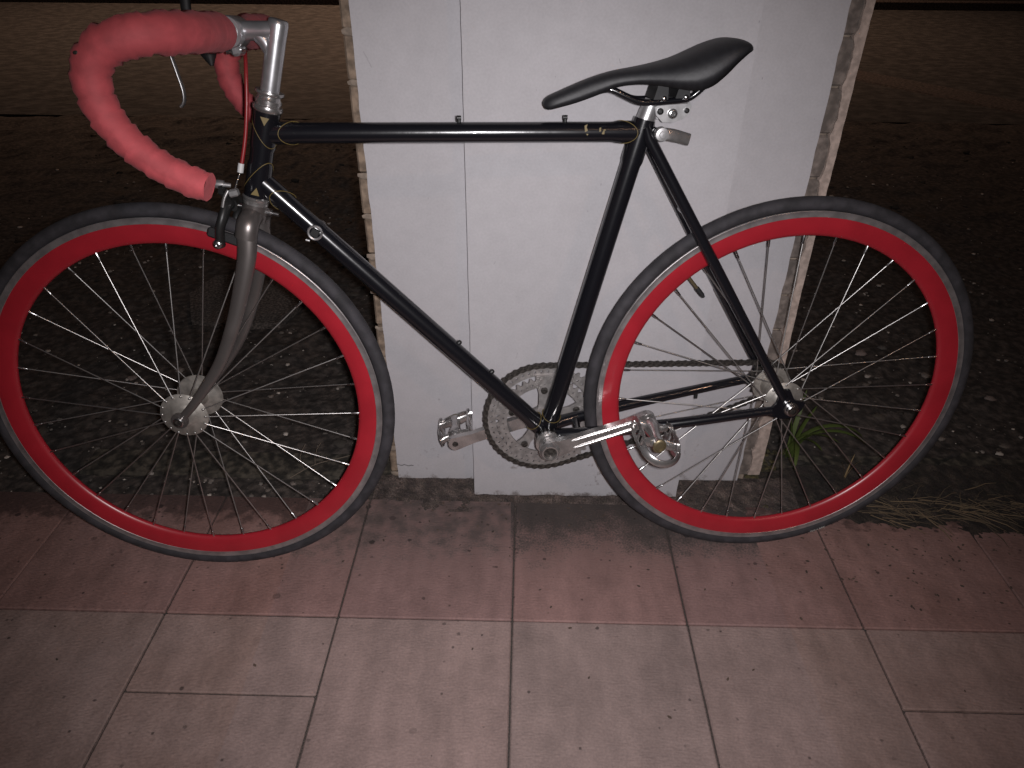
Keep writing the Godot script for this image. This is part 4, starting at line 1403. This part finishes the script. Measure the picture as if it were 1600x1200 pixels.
func pedal(b: Node3D, eye: Vector3, s: float) -> void:
	var tilt := deg_to_rad(-14.0 if s > 0.0 else 20.0)
	var base := Basis(Vector3(0, 0, 1), tilt)
	if s < 0.0: base = base * Basis(Vector3(0, 1, 0), PI)
	var p := group_node("pedal", b, Transform3D(base * Basis.from_scale(Vector3(1.0, 1.15, 1.22)), eye))
	var g := G.new()
	# spindle and barrel, z runs outwards
	g.lathe([Vector2(0.0045, 0.004), Vector2(0.0082, 0.0070), Vector2(0.0082, 0.0105), Vector2(0.0066, 0.0112), Vector2(0.0118, 0.0150), Vector2(0.0128, 0.0200), Vector2(0.0112, 0.0300), Vector2(0.0086, 0.0420), Vector2(0.0082, 0.0540), Vector2(0.0100, 0.0620), Vector2(0.0104, 0.0680)], Transform3D.IDENTITY, 24, false, 0.55)
	obj("barrel", g.mesh(), M.steel, p)
	g = G.new()
	g.lathe([Vector2(0.0104, 0.0660), Vector2(0.0104, 0.0690), Vector2(0.0086, 0.0702), Vector2(0.0072, 0.0704), Vector2(0.0066, 0.0686), Vector2(0.0030, 0.0688), Vector2(0.0, 0.0690)], Transform3D.IDENTITY, 20, false, 0.6)
	obj("dust_cap", g.mesh(), M.brass, p)
	# two cage plates with slots, one in front and one behind
	for q in [-1.0, 1.0]:
		g = G.new()
		var bt := Transform3D(Basis(Vector3(0, 0, 1), Vector3(0, 1, 0), Vector3(-1, 0, 0)), Vector3(q * 0.0285, 0, 0))
		# upper and lower rails toothed, joined by uprights
		var up := [Vector2(0.010, 0.006), Vector2(0.020, 0.0115), Vector2(0.030, 0.0135), Vector2(0.036, 0.0120), Vector2(0.043, 0.0138), Vector2(0.050, 0.0120), Vector2(0.060, 0.0130), Vector2(0.072, 0.0100), Vector2(0.080, 0.0040), Vector2(0.076, 0.0022), Vector2(0.068, 0.0060), Vector2(0.050, 0.0068), Vector2(0.030, 0.0068), Vector2(0.016, 0.0030)]
		g.plate(up, 0.0016, bt)
		var dn := []
		for v2 in up: dn.append(Vector2(v2.x, -v2.y))
		g.plate(dn, 0.0016, bt)
		for ux in [0.013, 0.031, 0.049, 0.074]:
			g.box(Vector3(0.006, 0.0150, 0.0017), bt * Transform3D(Basis.IDENTITY, Vector3(ux, 0, 0)), 0.0004)
		obj("cage_plate", g.mesh(), M.steel, p)
		# arm from the barrel out to the plate
		g = G.new()
		g.tube([Vector3(q * 0.008, 0, 0.020), Vector3(q * 0.020, 0, 0.0195), Vector3(q * 0.0288, 0, 0.016)], [0.0075, 0.0062, 0.0052], 12, true, 0.55, Vector3(0, 0, 1))
		obj("cage_arm", g.mesh(), M.steel, p)
		g = G.new()
		g.tube([Vector3(q * 0.007, 0, 0.060), Vector3(q * 0.018, 0, 0.062), Vector3(q * 0.0288, 0, 0.062)], [0.0080, 0.0070, 0.0066], 12, true, 0.35, Vector3(0, 0, 1))
		obj("cage_arm", g.mesh(), M.steel, p)
	# outer loop that closes the cage
	g = G.new()
	var loop := []
	for k in 17:
		var a := PI * k / 16.0
		loop.append(Vector3(cos(a) * 0.0285, -0.010 * sin(a), 0.074 + sin(a) * 0.020))
	g.tube(loop, 0.0058, 12, true, 0.3, Vector3(0, 0, 1))
	obj("outer_loop", g.mesh(), M.steel, p)

# ---------------------------------------------------------------- small things on the ground
func stone_mesh(sd: int, rough: float) -> ArrayMesh:
	var nz := noise(0.9, 3, sd)
	var g := G.new()
	var rows := 7
	var cols := 10
	for j in rows + 1:
		var th := PI * j / rows
		for i in cols:
			var ph := TAU * i / cols
			var d := Vector3(sin(th) * cos(ph), cos(th), sin(th) * sin(ph))
			g.vert(d * (1.0 + rough * nz.get_noise_3d(d.x * 1.6, d.y * 1.6, d.z * 1.6)), d)
	for j in rows:
		for i in cols:
			g.quad(j * cols + i, j * cols + (i + 1) % cols, (j + 1) * cols + (i + 1) % cols, (j + 1) * cols + i)
	return g.mesh()

func blade_mesh(len: float, w: float, bend: float, fold := 0.3) -> ArrayMesh:
	# one arching grass blade with a folded mid rib
	var g := G.new()
	var rows := 12
	var p := Vector3.ZERO
	for j in rows + 1:
		var t := float(j) / rows
		var a := bend * pow(t, 1.3)
		if j > 0: p += Vector3(0, cos(a), sin(a)) * len / rows
		var hw := w * 0.5 * sqrt(sin(PI * clampf(0.12 + 0.88 * t, 0.0, 1.0)))
		var nn := Vector3(0, -sin(a), cos(a)) * -1.0
		for s in [-1.0, 0.0, 1.0]:
			g.vert(p + Vector3(s * hw, 0, 0) + nn * absf(s) * -hw * fold, (nn + Vector3(s * fold, 0, 0)).normalized())
	for j in rows:
		for k in 2:
			g.quad(j * 3 + k, j * 3 + k + 1, (j + 1) * 3 + k + 1, (j + 1) * 3 + k)
	return g.mesh()

func dirt_patch(x0: float, x1: float, z0: float, z1: float, h: Callable, dark: Color, pale: Color, nz: FastNoiseLite) -> G:
	var g := G.new()
	var st := 0.006
	var nx := int((x1 - x0) / st)
	var nzz := int((z1 - z0) / st)
	for j in nzz + 1:
		for i in nx + 1:
			var x := x0 + i * st
			var z := z0 + j * st
			var y: float = h.call(x, z)
			var dx: float = h.call(x + 0.003, z) - y
			var dz: float = h.call(x, z + 0.003) - y
			var t := clampf(nz.get_noise_2d(x * 35.0 + 70.0, z * 35.0) * 0.9 + 0.45, 0.0, 1.0)
			g.col = dark.lerp(pale, t * t)
			g.vert(Vector3(x, y, z), Vector3(-dx, 0.003, -dz).normalized())
	for j in nzz:
		for i in nx:
			g.quad(j * (nx + 1) + i, j * (nx + 1) + i + 1, (j + 1) * (nx + 1) + i + 1, (j + 1) * (nx + 1) + i)
	return g

func scatter(called: String, mesh: Mesh, m: Material, xf: Array, cols: Array, label: String) -> void:
	var mm := MultiMesh.new()
	mm.transform_format = MultiMesh.TRANSFORM_3D
	mm.use_colors = cols.size() > 0
	mm.mesh = mesh
	mm.instance_count = xf.size()
	for i in xf.size():
		mm.set_instance_transform(i, xf[i])
		if cols.size() > 0: mm.set_instance_color(i, cols[i])
	var o := MultiMeshInstance3D.new()
	o.name = called
	o.multimesh = mm
	o.material_override = m
	add_child(o)
	tag(o, label, "ground cover", "", "stuff")

func litter() -> void:
	var r := RandomNumberGenerator.new()
	r.seed = 77
	# concrete strip half buried behind the slabs, on both sides of the pillar
	for q in [[-0.60, 0.70, "mossy concrete edging half buried in soil behind front wheel"], [0.95, 0.80, "mossy concrete edging half buried in soil behind rear wheel"]]:
		var g := G.new()
		g.box(Vector3(q[1], 0.05, 0.085), Transform3D(Basis(Vector3.UP, -0.02) * Basis(Vector3(1, 0, 0), 0.05), Vector3(q[0], -0.0285, -1.222)), 0.006)
		var nz := noise(0.9, 3, 81)
		for i in g.v.size():
			g.v[i] += Vector3(0, nz.get_noise_2d(g.v[i].x * 9.0, g.v[i].z * 9.0) * 0.004, 0)
		tag(obj(numbered("concrete_edging"), g.mesh(), M.concrete, self), q[2], "edging", "concrete edging strips")
	# flat stone slab seen through the front wheel
	var g2 := G.new()
	g2.plate([Vector2(-0.17, 0.02), Vector2(-0.10, -0.15), Vector2(0.04, -0.17), Vector2(0.17, -0.16), Vector2(0.20, 0.02), Vector2(0.15, 0.16), Vector2(0.02, 0.17), Vector2(-0.13, 0.15)], 0.05, Transform3D(Basis(Vector3(1, 0, 0), -PI / 2 + 0.03), Vector3(-0.86, -0.016, -2.02)))
	tag(obj("flat_stone", g2.mesh(), M.stone, self), "flat pale stone slab lying in the soil behind front wheel", "stone")
	# another broken piece near the right edge
	g2 = G.new()
	g2.plate([Vector2(-0.09, 0.01), Vector2(-0.03, -0.05), Vector2(0.08, -0.04), Vector2(0.10, 0.03), Vector2(0.01, 0.06)], 0.03, Transform3D(Basis(Vector3(1, 0, 0), -PI / 2 + 0.1), Vector3(1.02, -0.004, -1.20)))
	tag(obj(numbered("broken_stone"), g2.mesh(), M.concrete, self), "broken flat piece of concrete lying beside the straw", "stone")

	# loose stones
	var sm := []
	for k in 4: sm.append(stone_mesh(90 + k, 0.9))
	var cols := [lin(0.24, 0.20, 0.175), lin(0.17, 0.14, 0.12), lin(0.28, 0.22, 0.20), lin(0.13, 0.115, 0.105)]
	var smat := []
	for c in cols: smat.append(mottled(mat(c, 0.95), 0.06, 95, 0.6, 25.0))
	var big := [[-0.90, -1.62, 0.013], [-0.79, -1.60, 0.010], [-1.01, -1.58, 0.012], [-0.70, -1.66, 0.009], [-0.62, -1.50, 0.008], [-0.45, -1.55, 0.010], [-0.38, -1.75, 0.012], [-0.40, -1.20, 0.008], [-0.47, -1.16, 0.007], [-0.52, -1.14, 0.006], [0.98, -1.72, 0.016], [1.06, -1.76, 0.012], [1.12, -1.62, 0.014], [0.93, -1.56, 0.010], [1.22, -1.50, 0.012], [1.30, -1.44, 0.016], [1.02, -1.34, 0.009], [1.16, -1.32, 0.010], [1.05, -1.16, 0.013], [1.09, -1.14, 0.010], [0.86, -1.45, 0.008], [0.78, -1.38, 0.007], [-0.33, -2.35, 0.016], [-0.38, -2.42, 0.014], [-0.30, -2.20, 0.011]]
	for k in big.size():
		var q: Array = big[k]
		var rad: float = q[2] * 0.8
		var t := Transform3D(Basis(Vector3.UP, r.randf() * TAU).scaled(Vector3(rad * r.randf_range(1.0, 1.4), rad * 0.55, rad)), Vector3(q[0], soil_height(q[0], q[1]) + rad * 0.25, q[1]))
		tag(obj(numbered("loose_stone"), sm[k % 4], smat[k % 4], self, t), "small pale stone lying on dark soil behind the front wheel" if q[0] < 0.0 else "small pale stone lying on dark soil behind the rear wheel", "stone", "loose stones behind the front wheel" if q[0] < 0.0 else "loose stones behind the rear wheel")

	# grit
	var xf := []
	var cc := []
	for k in 7500:
		var x := r.randf_range(-2.2, 2.6)
		var z := -1.10 - pow(r.randf(), 1.7) * 2.6
		if x > -0.27 and x < 0.54 and z > -1.5: continue
		if soil_noise.get_noise_2d(x * 160.0 + 40.0, z * 160.0) + r.randf_range(-0.25, 0.25) < -0.02 : continue
		var s := 0.0013 + pow(r.randf(), 4.0) * 0.0055
		xf.append(Transform3D(Basis(Vector3.UP, r.randf() * TAU).scaled(Vector3(s * r.randf_range(0.8, 1.5), s * 0.6, s)), Vector3(x, soil_height(x, z) + s * 0.2, z)))
		var v := pow(r.randf(), 2.5)
		cc.append(Color(0.07, 0.058, 0.05).lerp(Color(0.52, 0.46, 0.41), v))
	var gm := mat(Color(1, 1, 1), 0.9)
	gm.vertex_color_use_as_albedo = true
	scatter("grit", sm[1], gm, xf, cc, "pale grit and small gravel scattered over the dark soil")

	# clods
	xf = []; cc = []
	for k in 800:
		var x := r.randf_range(-2.4, 2.8)
		var z := -1.16 - pow(r.randf(), 1.4) * 3.0
		if x > -0.29 and x < 0.56 and z > -1.5: continue
		var s := 0.003 + pow(r.randf(), 3.0) * 0.012
		xf.append(Transform3D(Basis(Vector3.UP, r.randf() * TAU).scaled(Vector3(s * 1.3, s * 0.6, s)), Vector3(x, soil_height(x, z), z)))
		cc.append(Color(0.028, 0.023, 0.019).lerp(Color(0.062, 0.050, 0.040), r.randf()))
	scatter("soil_clods", sm[2], gm, xf, cc, "crumbled clods of dark soil behind the pavement")

	# dark leaf crumbs on the slabs, thickest by the straw on the right
	var lg := G.new()
	lg.plate([Vector2(-1.0, 0.0), Vector2(-0.3, -0.5), Vector2(0.6, -0.35), Vector2(1.0, 0.1), Vector2(0.3, 0.55), Vector2(-0.5, 0.4)], 0.12, Transform3D(Basis(Vector3(1, 0, 0), -PI / 2), Vector3.ZERO))
	xf = []; cc = []
	for k in 420:
		var x: float
		var z: float
		if k < 260:
			x = r.randf_range(0.50, 1.25)
			z = -1.085 + pow(r.randf(), 2.2) * 0.26
		elif k < 330:
			x = r.randf_range(-0.3, 0.42)
			z = -1.105 + pow(r.randf(), 2.0) * 0.08
		else:
			x = r.randf_range(-1.1, 1.1)
			z = -1.09 + pow(r.randf(), 1.5) * 0.5
		var s := r.randf_range(0.0012, 0.0042)
		xf.append(Transform3D(Basis(Vector3.UP, r.randf() * TAU) * Basis(Vector3(1, 0, 0), r.randf_range(-0.3, 0.3)).scaled(Vector3(s, s, s)), Vector3(x, 0.0008, z)))
		cc.append(Color(0.035, 0.026, 0.02).lerp(Color(0.09, 0.06, 0.045), r.randf()))
	scatter("leaf_crumbs", lg.mesh(), gm, xf, cc, "dark crumbs of leaves scattered over the slabs")

	# dirt packed along the foot of the pillar
	var dn := noise(0.9, 4, 84)
	var dg := noise(4.0, 3, 86)
	var crust := mottled(mat(Color(1, 1, 1), 1.0), 0.05, 85, 0.55, 10.0, 2.0)
	crust.vertex_color_use_as_albedo = true
	var foot := func(x: float, z: float) -> float:
		var zf := -1.1150 if (x > -0.080 and x < 0.350) else -1.1650
		var reach := 0.012 if zf > -1.15 else (0.045 + 0.020 * smoothstep(-0.26, -0.12, x))
		var d := z - zf
		var e := dn.get_noise_2d(x * 22.0, z * 22.0) + 0.5 * dg.get_noise_2d(x * 30.0, z * 30.0)
		return 0.0035 * (1.0 - d / reach) + e * 0.0042 + (0.0 if d > -0.01 else -0.02)
	tag(obj("dirt_line", dirt_patch(-0.29, 0.60, -1.18, -1.06, foot, Color(0.075, 0.058, 0.051), Color(0.19, 0.142, 0.124), dn).mesh(), crust, self), "crust of dark dirt packed along the foot of the pillar", "dirt", "", "stuff")
	var spill := func(x: float, z: float) -> float:
		var e := dn.get_noise_2d(x * 14.0, z * 14.0) + 0.5 * dg.get_noise_2d(x * 30.0, z * 30.0)
		return (-1.055 - z + 0.02 * smoothstep(0.6, 0.9, x)) * 0.14 + e * 0.0055 - 0.02 * smoothstep(0.66, 0.54, x)
	tag(obj("soil_spill", dirt_patch(0.54, 1.70, -1.20, -0.98, spill, Color(0.028, 0.022, 0.019), Color(0.085, 0.064, 0.050), dn).mesh(), crust, self), "soil and rotted leaves spread over the slab edge behind rear wheel", "dirt", "", "stuff")

	# moss mounds at the right foot of the pillar
	xf = []; cc = []
	for k in 500:
		var x := 0.52 + absf(r.randfn(0.0, 0.045))
		var z := -1.20 + r.randfn(0.0, 0.055)
		var s := r.randf_range(0.003, 0.009)
		xf.append(Transform3D(Basis(Vector3.UP, r.randf() * TAU).scaled(Vector3(s, s * r.randf_range(0.5, 1.2), s)), Vector3(x, soil_height(x, z) + s * 0.2, z)))
		cc.append(Color(0.035, 0.030, 0.016).lerp(Color(0.075, 0.062, 0.026), r.randf()))
	var mg := mat(Color(1, 1, 1), 1.0)
	mg.vertex_color_use_as_albedo = true
	scatter("moss", sm[3], mg, xf, cc, "yellowish moss at the right foot of the pillar")

	# grass tuft growing behind the rear wheel
	var gt := group_node("grass_tuft", self, Transform3D(Basis.IDENTITY, Vector3(0.628, -0.008, -1.262)))
	tag(gt, "green grass tuft with broad arching blades behind the rear wheel", "grass")
	for q in [[0.235, 0.013, 2.5, 84.0], [0.215, 0.012, 2.2, 66.0], [0.20, 0.012, 2.3, -20.0], [0.15, 0.012, 0.5, 100.0], [0.19, 0.011, 1.5, 20.0], [0.17, 0.010, 0.9, 150.0], [0.13, 0.010, 0.4, -80.0], [0.16, 0.009, 1.7, 8.0], [0.12, 0.009, 1.1, 45.0]]:
		obj("blade", blade_mesh(q[0], q[1], q[2]), M.blade, gt, Transform3D(Basis(Vector3.UP, deg_to_rad(q[3])), Vector3(r.randf_range(-0.012, 0.012), 0, r.randf_range(-0.012, 0.012))))
	# a thin sprig further right
	gt = group_node("grass_sprig", self, Transform3D(Basis.IDENTITY, Vector3(0.715, -0.008, -1.165)))
	tag(gt, "thin dry grass sprig standing in the grit behind rear wheel", "grass")
	for q in [[0.10, 0.003, 0.6, 20.0], [0.08, 0.003, 0.9, 140.0], [0.07, 0.003, 0.5, 250.0]]:
		obj("blade", blade_mesh(q[0], q[1], q[2]), M.straw, gt, Transform3D(Basis(Vector3.UP, deg_to_rad(q[3])), Vector3.ZERO))
	# weed at the back of the pillar
	gt = group_node("weed", self, Transform3D(Basis.IDENTITY, Vector3(0.60, -0.01, -1.52)))
	tag(gt, "low green weed growing beside the back corner of the pillar", "weed")
	for k in 11:
		obj("leaf", blade_mesh(r.randf_range(0.08, 0.17), r.randf_range(0.010, 0.018), r.randf_range(0.6, 1.6)), M.blade, gt, Transform3D(Basis(Vector3.UP, r.randf() * TAU), Vector3(r.randf_range(-0.02, 0.02), 0, r.randf_range(-0.02, 0.02))))

	# dry straw at the right-hand edge of the slabs
	var sg := G.new()
	sg.tube([Vector3(0, 0, 0), Vector3(0.35, 0.03, 0.02), Vector3(0.7, 0.02, -0.03), Vector3(1.0, -0.02, 0.0)], [0.014, 0.016, 0.013, 0.006], 5)
	xf = []; cc = []
	for k in 300:
		var x := 0.70 + r.randf() * 0.75
		var z := -1.075 + (x - 0.70) * -0.02 + r.randfn(0.0, 0.022)
		var s := r.randf_range(0.03, 0.085)
		var yaw := r.randfn(-0.25, 0.5)
		xf.append(Transform3D(Basis(Vector3.UP, yaw) * Basis(Vector3(0, 0, 1), r.randf_range(-0.10, 0.22)) * Basis.from_scale(Vector3(s, s, s)), Vector3(x, r.randf_range(0.004, 0.018), z)))
		cc.append(Color(0.06, 0.045, 0.03).lerp(Color(0.17, 0.12, 0.07), pow(r.randf(), 1.8)))
	scatter("straw", sg.mesh(), mg, xf, cc, "flattened dry straw along the edge of the slabs")

	# twigs seen through the front wheel
	gt = group_node("dry_twig", self, Transform3D(Basis.IDENTITY, Vector3(-0.45, -0.004, -1.20)))
	tag(gt, "thin dry branching twig lying on the soil behind front wheel", "twig")
	g2 = G.new()
	g2.tube(smooth_path([Vector3(-0.03, 0.0, 0.03), Vector3(0.02, 0.014, 0.0), Vector3(0.08, 0.012, -0.03), Vector3(0.13, 0.02, -0.045)], 0.02), 0.0011, 5)
	obj("stem", g2.mesh(), M.twig, gt)
	g2 = G.new()
	g2.tube(smooth_path([Vector3(0.0, 0.010, 0.014), Vector3(-0.01, 0.035, 0.0), Vector3(0.0, 0.055, -0.02)], 0.02), 0.0008, 5)
	g2.tube(smooth_path([Vector3(0.02, 0.014, 0.0), Vector3(0.022, 0.04, -0.01), Vector3(0.035, 0.06, -0.02)], 0.02), 0.0007, 5)
	obj("side_shoot", g2.mesh(), M.twig, gt)
	g2 = G.new()
	g2.tube(smooth_path([Vector3(-0.36, 0.0, -1.545), Vector3(-0.325, 0.010, -1.535), Vector3(-0.285, 0.006, -1.53)], 0.02), 0.004, 7)
	tag(obj("short_stick", g2.mesh(), M.straw, self), "short yellowish stick lying on soil left of the pillar", "stick")
